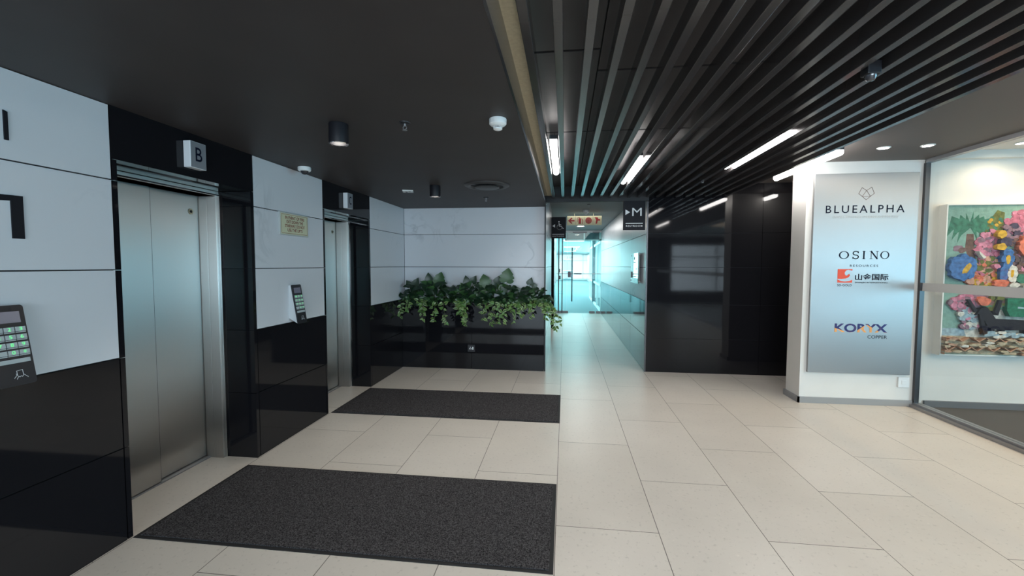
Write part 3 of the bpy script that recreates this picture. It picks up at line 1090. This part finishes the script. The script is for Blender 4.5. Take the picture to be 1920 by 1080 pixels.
t = thing('round_air_vent', 'round dark grey air vent in the lobby ceiling before the white back wall', 'air vent', (-.84, 4.66, ZL))
bm = BM(); lathe(bm, (-.84, 4.66, ZL), [(.245, 0), (.24, -.010), (.215, -.022), (.185, -.020), (.165, -.004), (.16, 0)], 56); obj('outer_ring', bm, mat('vent_grey', (.045, .043, .045), rough=.45), t, smooth=True)
bm = BM(); lathe(bm, (-.84, 4.66, ZL), [(0, -.034), (.125, -.034), (.135, -.030), (.13, -.022), (.05, -.012), (0, -.010)], 48); obj('centre_disc', bm, MATS['vent_grey'], t, smooth=True)
for k in range(4):
    bm = BM()
    a = k * pi / 2 + .4
    cyl(bm, (-.84 + .12 * cos(a), 4.66 + .12 * sin(a), ZL - .02), (-.84 + .2 * cos(a), 4.66 + .2 * sin(a), ZL - .012), .006, 6)
    obj('spoke', bm, can_black, t)

# ------------------------------------------------------------------ slatted ceiling
ORD = ['first', 'second', 'third', 'fourth', 'fifth', 'sixth', 'seventh', 'eighth', 'ninth', 'tenth', 'eleventh', 'twelfth', 'thirteenth',
       'fourteenth', 'fifteenth', 'sixteenth', 'seventeenth', 'eighteenth', 'nineteenth']
bm = BM(); box(bm, -.02, .02, -3.2, 3.2, 0, .085, bevel=.002)
slat = obj('ceiling_slat', bm, slat_m)
for k in range(19):
    o = slat if k == 0 else slat.copy()
    if k:
        COL.objects.link(o)
    o.location = (-.169 + .1335 * k, 3.24, 2.53)
    tag(o, 'glossy black ceiling slat, %s from the dark lobby ceiling edge' % ORD[k], 'ceiling slat', 'black ceiling slats')

TUBES = [(-.1025, 3.66, 4.86, 'tube light between the first two slats, beside the lobby ceiling'),
         (.6985, 4.3, 5.5, 'tube light above the letter M sign, second from the left'),
         (1.6330, 3.62, 4.76, 'tube light third from the left among the slats'),
         (2.53, 4.42, 5.67, 'rightmost tube light, next to the white pillar'),
         (3.15, 5.60, 5.97, 'short tube light behind the white pillar, seen mirrored in the black wall'),
         (2.385, 1.2, 2.4, 'tube light over the viewer right of centre, seen mirrored in the black wall'),
         (-.1025, .3, 1.5, 'tube light added as fill overhead beside the lobby ceiling, beyond the top of the photo'),  # from here on: unseen tubes, added to light the foreground
         (.6985, .2, 1.4, 'tube light added as fill overhead on the left of the slats, beyond the top of the photo'),
         (1.633, .2, 1.4, 'tube light added as fill overhead in the middle of the slats, beyond the top of the photo'),
         (.6985, -2.9, -1.7, 'tube light added as fill behind the viewer on the left of the slats'),
         (2.385, -2.4, -1.2, 'tube light added as fill behind the viewer on the right of the slats')]
for x, y0, y1, lab in TUBES:
    zt = 2.585 if x < 2.5 else 2.62
    t = thing('tube_light', 'white ' + lab, 'tube light', (x, (y0 + y1) / 2, zt), 'linear tube lights in the slatted ceiling')
    bm = BM(); box(bm, x - .03, x + .03, y0, y1, zt + .018, zt + .05, bevel=.003)
    for y in (y0 + .2, y1 - .2):
        cyl(bm, (x, y, zt + .05), (x, y, 2.71), .004, 6)
    obj('housing', bm, can_black, t)
    bm = BM()
    pr = [(-.030, .02), (-.030, -.012), (-.024, -.024), (-.012, -.031), (0, -.033), (.012, -.031), (.024, -.024), (.030, -.012), (.030, .02)]
    va = [bm.verts.new((x + a, y0 + .01, zt + b)) for a, b in pr]
    vb = [bm.verts.new((x + a, y1 - .01, zt + b)) for a, b in pr]
    bm.faces.new(va); bm.faces.new(vb[::-1])
    for i in range(len(pr)):
        j = (i + 1) % len(pr)
        bm.faces.new((va[j], va[i], vb[i], vb[j]))
    bmesh.ops.recalc_face_normals(bm, faces=bm.faces)
    obj('diffuser', bm, led, t, smooth=True)

# security camera hanging among the slats
t = thing('dome_camera', 'black security camera hanging among the ceiling slats, upper right', 'security camera', (1.50, 2.42, 2.53))
bm = BM(); box(bm, 1.468, 1.532, 2.375, 2.435, 2.505, 2.57, bevel=.006); cyl(bm, (1.50, 2.405, 2.56), (1.50, 2.405, 2.71), .012, 10); obj('housing', bm, can_black, t)
bm = BM(); lathe(bm, (1.50, 2.405, 2.505), [(.027, 0), (.025, -.012), (.016, -.024), (0, -.028)], 24); obj('dome', bm, mat('clear_dome', (.05, .05, .06), rough=.05, spec=1), t, smooth=True)
sprinkler(1.567, 5.28, 2.56, 'sprinkler head hanging between the slats before the black wall')

# downlights in the grey soffit and in the side room
for i, (x, y, z, lab) in enumerate([(3.07, 4.69, 2.71, 'recessed downlight in the grey soffit, nearer the slats'),
                                    (3.42, 4.64, 2.71, 'recessed downlight in the grey soffit, nearer the glass wall'),
                                    (4.47, 4.93, 2.78, 'recessed downlight above the painting behind the glass')]):
    t = thing('recessed_downlight', lab, 'ceiling light', (x, y, z), 'recessed downlights')
    bm = BM(); lathe(bm, (x, y, z), [(.055, 0), (.054, -.006), (.042, -.008), (.040, -.002), (.04, 0)], 32); obj('trim_ring', bm, white_plastic, t, smooth=True)
    bm = BM(); lathe(bm, (x, y, z), [(.040, -.003), (0, -.004)], 24); obj('lamp', bm, lamp_on, t)
    spot('downlight_beam', (x, y, z - .02), 4 if i < 2 else 6, 160, (1, .78, .52))
spot('side_room_beam', (5.3, 4.6, 2.74), 34, 150, (1, .74, .48))
spot('side_room_beam', (5.6, 2.2, 2.74), 15, 140, (1, .88, .72))
area('side_room_ceiling_lighting', (5.6, 1.5, 2.75), (0, 0, -1), 2.5, 5, 60, (1, .76, .54))

t = thing('recessed_downlight', 'bright round downlight in the corridor ceiling behind the red symbols sign', 'ceiling light', (.44, 12.6, CZ), 'recessed downlights')
bm = BM(); lathe(bm, (.44, 12.6, CZ), [(.12, 0), (.12, -.012), (.10, -.014), (.095, 0)], 32); obj('trim_ring', bm, white_plastic, t, smooth=True)
bm = BM(); lathe(bm, (.44, 12.6, CZ), [(.096, -.008), (0, -.009)], 24); obj('lamp', bm, lamp_on, t)
area('corridor_light', (.44, 11.6, 2.66), (0, 0, -1), .8, 4.4, 14, (1, 1, .98))


# ------------------------------------------------------------------ signs in the corridor
def hanging_sign(name, x0, x1, y, z0, z1, label):
    t = thing(name, label, 'sign', ((x0 + x1) / 2, y, z0), 'black restroom signs')
    bm = BM(); box(bm, x0, x1, y - .012, y + .012, z0, z1, bevel=.002); obj('sign_board', bm, sign_black, t)
    return t, Frame((x0, y - .012, z0), (1, 0, 0), (0, 0, 1))


t, fr = hanging_sign('restroom_sign', .83, 1.14, 6.46, 2.07, 2.485, 'black hanging restroom sign with white letter M before the corridor')
bm = BM(); poly(bm, fr, [(.03, .215), (.095, .255), (.03, .295)]); obj('arrow', bm, sign_white, t); bm = BM(); poly(bm, fr, [(.035, .09), (.275, .09), (.275, .10), (.035, .10)])
obj('underline', bm, sign_white, t)
text('lettering', 'M', fr, .125, .20, .258, .315, sign_white, t, c=.0015)
text('lettering', 'RESTROOM', fr, .040, .045, .270, .070, sign_white, t, spacing=1.3, c=.0015, bold=.01)

t, fr = hanging_sign('restroom_sign', -.288, .017, 8.9, 2.105, 2.535, 'black projecting restroom sign with white wheelchair symbol')
bm = BM(); poly(bm, fr, [(.085, .215), (.085, .285), (.03, .25)]); obj('arrow', bm, sign_white, t); bm = BM(); poly(bm, fr, [(.03, .075), (.27, .075), (.27, .088), (.03, .088)])
obj('underline', bm, sign_white, t)
bm = BM()
stroke(bm, fr, arc(.175, .225, .05, .05, 125, 350, 20), .012)
poly(bm, fr, arc(.163, .335, .014, .014, 0, 342, 18))
stroke(bm, fr, [(.165, .305), (.17, .245), (.215, .242), (.240, .195), (.258, .202)], .015)
stroke(bm, fr, [(.17, .278), (.205, .275)], .010)
obj('wheelchair_symbol', bm, sign_white, t)
text('lettering', 'RESTROOM', fr, .035, .03, .265, .055, sign_white, t, spacing=1.3, c=.0015)

t = thing('fire_equipment_sign', 'cream sign with four red fire symbols hanging in the corridor', 'sign', (.41, 9.5, 2.41))
sx0, sx1, sz0, sz1 = .04, .775, 2.42, 2.615
bm = BM(); box(bm, sx0, sx1, 9.49, 9.51, sz0, sz1, bevel=.002)
for x in (.2, .6):
    cyl(bm, (x, 9.5, sz1), (x, 9.5, CZ), .004, 6)
obj('sign_board', bm, mat('sign_cream', (.72, .66, .42), rough=.5), t)
fr = Frame((sx0, 9.49, sz0), (1, 0, 0), (0, 0, 1))
red = mat('symbol_red', (.42, .03, .03), rough=.5)
bm = BM()
q = .18375
poly(bm, fr, [(.020, .0975), (.095, .030), (.115, .045), (.080, .082), (.160, .082), (.160, .113), (.080, .113), (.115, .150), (.095, .165)])
ex = q
poly(bm, fr, [(ex + .06, .03), (ex + .115, .03), (ex + .115, .135), (ex + .10, .15), (ex + .075, .15), (ex + .06, .135)])
stroke(bm, fr, [(ex + .085, .15), (ex + .085, .168), (ex + .045, .16), (ex + .035, .07)], .010)
stroke(bm, fr, [(ex + .13, .14), (ex + .15, .10), (ex + .145, .03)], .012)
hx = 2 * q + .09
poly(bm, fr, arc(hx, .0975, .068, .068, 0, 350, 30))
vx = 3 * q
poly(bm, fr, [(vx + .045, .15), (vx + .03, .17), (vx + .06, .168), (vx + .10, .165), (vx + .11, .13), (vx + .15, .13), (vx + .15, .095), (vx + .10, .095), (vx + .085, .03), (vx + .055, .03), (vx + .065, .11)])
obj('symbol', bm, red, t)
sline = mat('symbol_line', (.55, .35, .25), rough=.5)
for k in range(1, 4):
    bm = BM(); stroke(bm, fr, [(q * k, .01), (q * k, .185)], .006, 0, .0012); obj('divider', bm, sline, t)
bm = BM()
stroke(bm, fr, arc(hx, .0975, .030, .030, 0, 350, 20), .006, .001, .002, closed=True)
stroke(bm, fr, arc(hx, .0975, .050, .050, 0, 350, 20), .004, .001, .002, closed=True)
obj('hose_reel_ring', bm, sline, t)

# acrylic notice on the right corridor wall
t = thing('acrylic_notice', 'white acrylic notice held off the right corridor wall by studs', 'notice', (1.15, 7.27, 1.27))
bm = BM(); box(bm, 1.132, 1.138, 6.86, 7.69, 1.275, 1.76); obj('sheet', bm, acrylic, t)
bm = BM(); box(bm, 1.139, 1.141, 6.865, 7.685, 1.28, 1.755); obj('paper', bm, mat('paper_white', (.9, .92, .92), rough=.6), t)
for y in (6.90, 7.65):
    for z in (1.31, 1.725):
        bm = BM(); cyl(bm, (1.17, y, z), (1.127, y, z), .010, 12)
        obj('stud', bm, grey_metal, t)
bm = BM()
fr = Frame((1.1315, 7.69, 1.275), (0, -1, 0), (0, 0, 1))
poly(bm, fr, arc(.38, .40, .05, .025, 0, 350, 14)); poly(bm, fr, [(.30, .33), (.50, .33), (.50, .345), (.30, .345)])
poly(bm, fr, arc(.58, .23, .03, .02, 0, 350, 12)); poly(bm, fr, [(.2, .10), (.6, .10), (.6, .11), (.2, .11)])
obj('print', bm, mat('print_pale_blue', (.45, .68, .72), rough=.6), t)

# ------------------------------------------------------------------ company board on the pillar
t = thing('company_board', 'tall brushed metal board with company names on the white pillar', 'sign board', (3.26, 5.24, .36))
bm = BM(); box(bm, 2.74, 3.79, 5.225, 5.258, .358, 2.573, bevel=.003); obj('board_panel', bm, plate_metal, t)
fr = Frame((0, 5.2245, 0), (1, 0, 0), (0, 0, 1))
text('lettering', 'BLUEALPHA', fr, 2.862, 2.142, 3.655, 2.226, text_dark, t, spacing=1.35, bold=.004)
text('lettering', 'INVESTMENT MANAGEMENT', fr, 2.94, 2.085, 3.60, 2.112, mat('faded_grey', (.36, .38, .39), rough=.5), t, spacing=1.25)
bm = BM()


def LG(px, py):   # logo drawn in units of the zoomed crop
    return (3.19 + (px - 868) / 285 * .157, 2.285 + (358 - py) / 240 * .135)


Q = [LG(*p) for p in [(925, 122), (868, 240), (935, 293), (1010, 180), (1103, 118), (1153, 238), (1083, 293), (1008, 360)]]
lw = .0045
stroke(bm, fr, [Q[0], Q[1], Q[2], Q[7], Q[6], Q[5], Q[4], Q[3], Q[0]], lw)
stroke(bm, fr, [Q[2], Q[3], Q[6], Q[2]], lw)
obj('fox_logo', bm, mat('logo_bronze', (.11, .07, .06), rough=.5), t)

# OSINO in serif letters
bm = BM()
z0, z1 = 1.640, 1.722
hgt = z1 - z0


def ring(cx, rx, wx, wy):
    n = 28
    for i in range(n):
        a, b = 2 * pi * i / n, 2 * pi * (i + 1) / n
        zc_ = (z0 + z1) / 2
        ry = hgt / 2 + .002
        o1 = (cx + rx * cos(a), zc_ + ry * sin(a)); o2 = (cx + rx * cos(b), zc_ + ry * sin(b))
        i1 = (cx + (rx - wx) * cos(a), zc_ + (ry - wy) * sin(a)); i2 = (cx + (rx - wx) * cos(b), zc_ + (ry - wy) * sin(b))
        poly(bm, fr, [o1, o2, i2, i1])


ring(3.067, .052, .015, .006)
ring(3.480, .045, .012, .006)
cx = 3.187
for sg in (1, -1):
    cz = (z0 + z1) / 2
    r_ = hgt / 4
    pts = arc(cx, cz + sg * r_, .027, r_, 20 if sg > 0 else 200, 270 if sg > 0 else 450, 16)
    stroke(bm, fr, pts, .010)
stroke(bm, fr, [(cx - .030, z0), (cx - .030, z0 + .02)], .004); stroke(bm, fr, [(cx + .028, z1), (cx + .028, z1 - .02)], .004)
cx = 3.270
stroke(bm, fr, [(cx, z0), (cx, z1)], .014)
for z in (z0, z1):
    stroke(bm, fr, [(cx - .014, z), (cx + .014, z)], .005)
xa, xb = 3.343, 3.404
stroke(bm, fr, [(xa, z0), (xa, z1)], .005); stroke(bm, fr, [(xb, z0), (xb, z1)], .005)
stroke(bm, fr, [(xa, z1), (xb, z0)], .014)
for x, z in ((xa, z0), (xb, z1)):
    stroke(bm, fr, [(x - .013, z), (x + .013, z)], .005)
stroke(bm, fr, [(xa - .016, z1), (xa, z1)], .005)
obj('osino_lettering', bm, text_dark, t)
text('lettering', 'RESOURCES', fr, 3.132, 1.551, 3.418, 1.575, text_dark, t, spacing=1.4, bold=.01)

# red square emblem with a wave, and its captions
bm = BM()
ex0, ez0, ew, eh = 3.010, 1.376, .152, .150
E_ = lambda a, b: (ex0 + a * ew, ez0 + b * eh)
orange = mat('emblem_red', (.72, .075, .03), rough=.5)
poly(bm, fr, [E_(0, .28), E_(.25, .27), E_(.55, .30), E_(.75, .40), E_(.84, .52), E_(.80, .64), E_(.70, .60), E_(.64, .52), E_(.54, .54), E_(.48, .64), E_(.48, .76), E_(.56, .88), E_(.70, .95), E_(.98, .88), E_(1, 1), E_(0, 1)])
poly(bm, fr, [E_(0, 0), E_(1, 0), E_(1, .20), E_(.80, .12), E_(.50, .08), E_(.22, .12), E_(0, .24)])
obj('wave_emblem', bm, orange, t)
text('lettering', 'SD-GOLD', fr, 3.010, 1.336, 3.160, 1.358, text_dark, t, bold=.008)
text('lettering', '\u5c71\u91d1\u56fd\u9645', fr, 3.190, 1.404, 3.527, 1.476, text_dark, t, bold=.02)
text('lettering', 'SHANJIN INTERNATIONAL', fr, 3.190, 1.367, 3.525, 1.385, text_dark, t, bold=.008)

# KORYX: navy letters whose lower part turns orange along a ridge line
navy = mat('navy_ink', (.008, .008, .11), rough=.5)
copper = mat('copper_ink', (.75, .33, .10), rough=.5)
kx0, kz0, kw, kh = 3.002, .822, .540, .098
ridge = [(0, .50), (.16, .18), (.28, .0), (.40, .10), (.58, .85), (.62, .88), (.75, .45), (.86, .1), (1.0, .02)]


def ridge_at(u):
    for (a, b), (c, d) in zip(ridge, ridge[1:]):
        if a <= u <= c:
            return b + (d - b) * (u - a) / (c - a)
    return 0


import numpy as np
ltmp = text('tmp_letters', 'KORYX', fr, kx0, kz0, kx0 + kw, kz0 + kh, navy, None, bold=.03, c=.001)
bm = BM(); bm.from_mesh(ltmp.data)
bpy.data.objects.remove(ltmp)
for (a, b), (c, d) in zip(ridge, ridge[1:]):
    for x in (a, c):
        bmesh.ops.bisect_plane(bm, geom=bm.verts[:] + bm.edges[:] + bm.faces[:], plane_co=(kx0 + x * kw, 0, 0), plane_no=(1, 0, 0))
    nrm = Vector((-(d - b) * kh, 0, (c - a) * kw))
    fs = [f for f in bm.faces if kx0 + a * kw - 1e-5 <= f.calc_center_median().x <= kx0 + c * kw + 1e-5]
    gs = list({v for f in fs for v in f.verts}) + list({e for f in fs for e in f.edges}) + fs
    bmesh.ops.bisect_plane(bm, geom=gs, plane_co=(kx0 + a * kw, 0, kz0 + b * kh), plane_no=nrm)
for f in bm.faces:
    c = f.calc_center_median()
    f.material_index = 1 if (c.z - kz0) / kh < ridge_at(min(max((c.x - kx0) / kw, 0), 1)) else 0
obj('koryx_lettering', bm, [navy, copper], t)
text('lettering', 'COPPER', fr, 3.343, .757, 3.541, .794, text_dark, t)

t = thing('wall_switch', 'small white socket plate at the foot of the white pillar', 'outlet', (3.75, 5.26, .21))
bm = BM(); box(bm, 3.69, 3.80, 5.240, 5.26, .215, .33, bevel=.003); obj('cover_plate', bm, white_plastic, t)
bm = BM(); box(bm, 3.722, 3.768, 5.236, 5.241, .25, .295, bevel=.002); obj('rocker', bm, white_plastic, t)

# ------------------------------------------------------------------ painting in the side room
t = thing('framed_painting', 'colourful flower painting in a white frame behind the glass wall', 'painting', (4.8, 5.22, .61))
X0, X1, Z0, Z1, YF = 4.03, 5.66, .615, 2.205, 5.17
bm = BM()
fw = .018
box(bm, X0 - .012, X0, YF - .012, 5.26, Z0 - .012, Z1 + .012); box(bm, X1, X1 + .012, YF - .012, 5.26, Z0 - .012, Z1 + .012)
box(bm, X0, X1, YF - .012, 5.26, Z0 - .012, Z0); box(bm, X0, X1, YF - .012, 5.26, Z1, Z1 + .012)
obj('frame', bm, mat('frame_white', (.75, .74, .70), rough=.5), t)


def paint(name, c, v=.35):
    m = mat('paint_' + name, rough=.7, spec=.15)
    return noise_color(m, tuple(x * (1 - v) for x in c), tuple(min(1, x * (1 + v)) for x in c), 28, detail=6, bump=.8, dist=.006)


PC = dict(teal=(.24, .42, .36), palm=(.05, .20, .13), trunk=(.16, .09, .07), pink=(.50, .16, .24), rose=(.62, .25, .36), coral=(.65, .18, .11),
          blue=(.06, .17, .42), yellow=(.62, .38, .04), white=(.68, .68, .62), olive=(.14, .16, .04), brown=(.17, .10, .09), plum=(.06, .05, .09),
          green=(.02, .17, .10), black=(.012, .012, .018), sand=(.50, .42, .29), lightblue=(.32, .45, .52), salmon=(.6, .34, .26), rust=(.30, .08, .04), zig=(.50, .30, .20), mauve=(.27, .17, .22))
names = list(PC)
PC = {k: tuple(x * .8 for x in v) for k, v in PC.items()}
pm = [paint(n, PC[n], .12 if n in ('teal', 'black') else .35) for n in names]
MI = {n: i for i, n in enumerate(names)}
fr = Frame((X0, YF, Z0), (1, 0, 0), (0, 0, 1))
bm = BM()
W_, H_ = X1 - X0, Z1 - Z0
box(bm, X0, X1, YF, 5.25, Z0, Z1, MI['teal'])
LAY = [0]
rp_ = random.Random(3)


def S(px, py):
    """map the visible part of the painting (zoomed crop pixels) onto its canvas"""
    return ((px - 150) / 485 * .79, H_ - (py - 85) / 870 * H_)


def blob(px, py, rx, ry, col, n=12, jit=.18, rot=0):
    LAY[0] += 1
    c0, c1 = .0005, .001 + LAY[0] * .00005
    cx_, cy_ = S(px, py)
    sx_, sy_ = rx / 485 * .79, ry / 870 * H_
    pts = []
    for i in range(n):
        a = 2 * pi * i / n
        k = 1 + rp_.uniform(-jit, jit)
        u, v = cos(a) * sx_ * k, sin(a) * sy_ * k
        u, v = u * cos(rot) - v * sin(rot), u * sin(rot) + v * cos(rot)
        pts.append((min(max(cx_ + u, .002), W_ - .002), min(max(cy_ + v, .002), H_ - .002)))
    poly(bm, fr, pts, c0, c1, MI[col])


def pp(pts, col):
    LAY[0] += 1
    q = [S(*p) for p in pts]
    q = [(min(max(a, .002), W_ - .002), min(max(b, .002), H_ - .002)) for a, b in q]
    ar = sum(q[i][0] * q[(i + 1) % len(q)][1] - q[(i + 1) % len(q)][0] * q[i][1] for i in range(len(q)))
    if ar < 0:
        q = q[::-1]
    poly(bm, fr, q, .0005, .001 + LAY[0] * .00005, MI[col])


# ground, pale boat-like vessel, bands
pp([(110, 845), (1160, 850), (1160, 955), (110, 952)], 'sand')
pp([(120, 800), (1160, 800), (1160, 850), (115, 845)], 'lightblue')
pp([(240, 690), (1100, 690), (1020, 860), (300, 850)], 'white')
pp([(300, 470), (620, 330), (1000, 330), (1060, 560), (1040, 690), (300, 690)], 'mauve')
# palm
pp([(270, 250), (310, 250), (330, 400), (300, 430), (265, 330)], 'trunk')
for a in range(-70, 260, 22):
    L0 = rp_.uniform(95, 130)
    ex_, ey_ = 290 + cos(radians(a)) * L0, 195 - sin(radians(a)) * L0 * .45
    pp([(285, 185), (ex_, ey_ - 18), (ex_ + cos(radians(a)) * 20, ey_ + 60), (ex_ - 20 * cos(radians(a)), ey_ + 18), (290, 215)], 'palm')
blob(225, 335, 32, 18, 'mauve'); blob(250, 345, 25, 15, 'brown')
# tall tapering tree
pp([(355, 285), (400, 170), (440, 115), (482, 130), (478, 220), (440, 270), (400, 290)], 'olive')
for k in range(16):
    blob(385 + rp_.uniform(0, 85), 150 + rp_.uniform(0, 110), 12, 10, 'yellow' if k % 3 == 0 else 'palm', 7)
# pink masses
for (cx_, cy_, sx_, sy_, n_, cols) in [(580, 190, 100, 65, 90, ['pink', 'rose', 'pink']), (400, 320, 75, 95, 90, ['pink', 'rose', 'mauve']), (390, 450, 110, 60, 80, ['pink', 'salmon', 'olive', 'coral']),
                                       (520, 260, 60, 60, 40, ['brown', 'mauve', 'plum']), (560, 430, 70, 80, 60, ['brown', 'rose', 'trunk']), (400, 520, 120, 30, 60, ['salmon', 'olive', 'coral', 'yellow', 'rust']),
                                       (270, 650, 90, 45, 50, ['rose', 'pink', 'mauve']), (320, 740, 80, 60, 50, ['white', 'mauve', 'rose', 'lightblue']), (440, 650, 60, 40, 30, ['olive', 'palm', 'brown']),
                                       (760, 330, 150, 190, 220, ['pink', 'coral', 'rose', 'olive', 'blue', 'mauve', 'yellow']), (950, 420, 110, 170, 140, ['mauve', 'rose', 'palm', 'salmon']), (800, 620, 160, 60, 80, ['rose', 'olive', 'white'])]:
    for k in range(n_):
        a = rp_.uniform(0, 2 * pi); r = rp_.random() ** .5
        blob(cx_ + cos(a) * sx_ * r, cy_ + sin(a) * sy_ * r, rp_.uniform(12, 24), rp_.uniform(9, 18), rp_.choice(cols), 8, .3)
# single flowers
for k in range(8):
    blob(238 + 48 * cos(k * pi / 4), 445 + 45 * sin(k * pi / 4), 36, 32, 'blue', 9)
blob(238, 445, 45, 42, 'blue'); blob(256, 450, 18, 36, 'yellow', 10, .2, -.5)
for k in range(6):
    blob(490 + 22 * cos(k * pi / 3), 395 + 42 * sin(k * pi / 3), 18, 22, 'blue', 8)
blob(492, 398, 14, 26, 'yellow', 9); blob(470, 480, 24, 50, 'blue')
for k in range(9):
    blob(605 + 34 * cos(k * .7), 320 + 38 * sin(k * .7), 26, 24, 'coral', 9)
blob(600, 325, 30, 28, 'salmon'); blob(595, 330, 14, 12, 'rust')
blob(475, 300, 32, 30, 'plum')
blob(450, 326, 26, 20, 'yellow'); blob(447, 255, 26, 22, 'yellow')
for k in range(6):
    blob(522 + 14 * cos(k * pi / 3), 480 + 32 * sin(k * pi / 3), 16, 22, 'white', 8)
blob(518, 478, 11, 22, 'yellow', 8)
pp([(322, 350), (365, 385), (350, 395), (325, 365)], 'white')
blob(430, 437, 18, 14, 'rose'); blob(575, 510, 30, 26, 'palm'); blob(460, 535, 44, 20, 'coral'); blob(640, 500, 22, 26, 'yellow'); blob(535, 545, 28, 14, 'white'); blob(610, 548, 30, 14, 'white')
blob(370, 640, 40, 24, 'coral')
# green vase and dark animal
pp([(500, 620), (720, 620), (730, 700), (700, 730), (520, 725), (500, 690)], 'green')
pp([(560, 668), (615, 672), (612, 680), (560, 678)], 'lightblue')
pp([(325, 720), (350, 680), (385, 672), (410, 700), (440, 740), (640, 748), (720, 735), (715, 800), (500, 805), (440, 800), (400, 790), (375, 750), (340, 712)], 'black')
for x in (385, 425, 485, 615, 680):
    pp([(x - 12, 780), (x + 12, 780), (x + 8, 835), (x - 8, 835)], 'black')
pp([(345, 720), (365, 715), (390, 820), (372, 822)], 'black'); pp([(452, 630), (472, 632), (452, 720), (430, 700)], 'black'); pp([(270, 630), (285, 628), (330, 690), (318, 705)], 'black')
for k in range(26):
    blob(360 + rp_.uniform(0, 520), 832 + rp_.uniform(-14, 14), 24, 9, rp_.choice(['lightblue', 'white', 'lightblue']), 8)
# zigzags on the ground
for k in range(70):
    blob(120 + rp_.uniform(0, 1000), 888 + rp_.uniform(-35, 60), 26, 7, rp_.choice(['sand', 'white', 'sand', 'sand', 'zig']), 7, .3)
for y_, x_0 in ((858, 125), (912, 140)):
    x = x_0
    while x < 1120:
        pp([(x, y_ - 8), (x + 34, y_ + 14), (x + 34, y_ + 19), (x, y_ - 3)], 'zig')
        pp([(x + 34, y_ + 14), (x + 70, y_ - 8), (x + 70, y_ - 3), (x + 34, y_ + 19)], 'zig')
        x += rp_.choice([72, 80, 95])
obj('canvas', bm, pm, t)
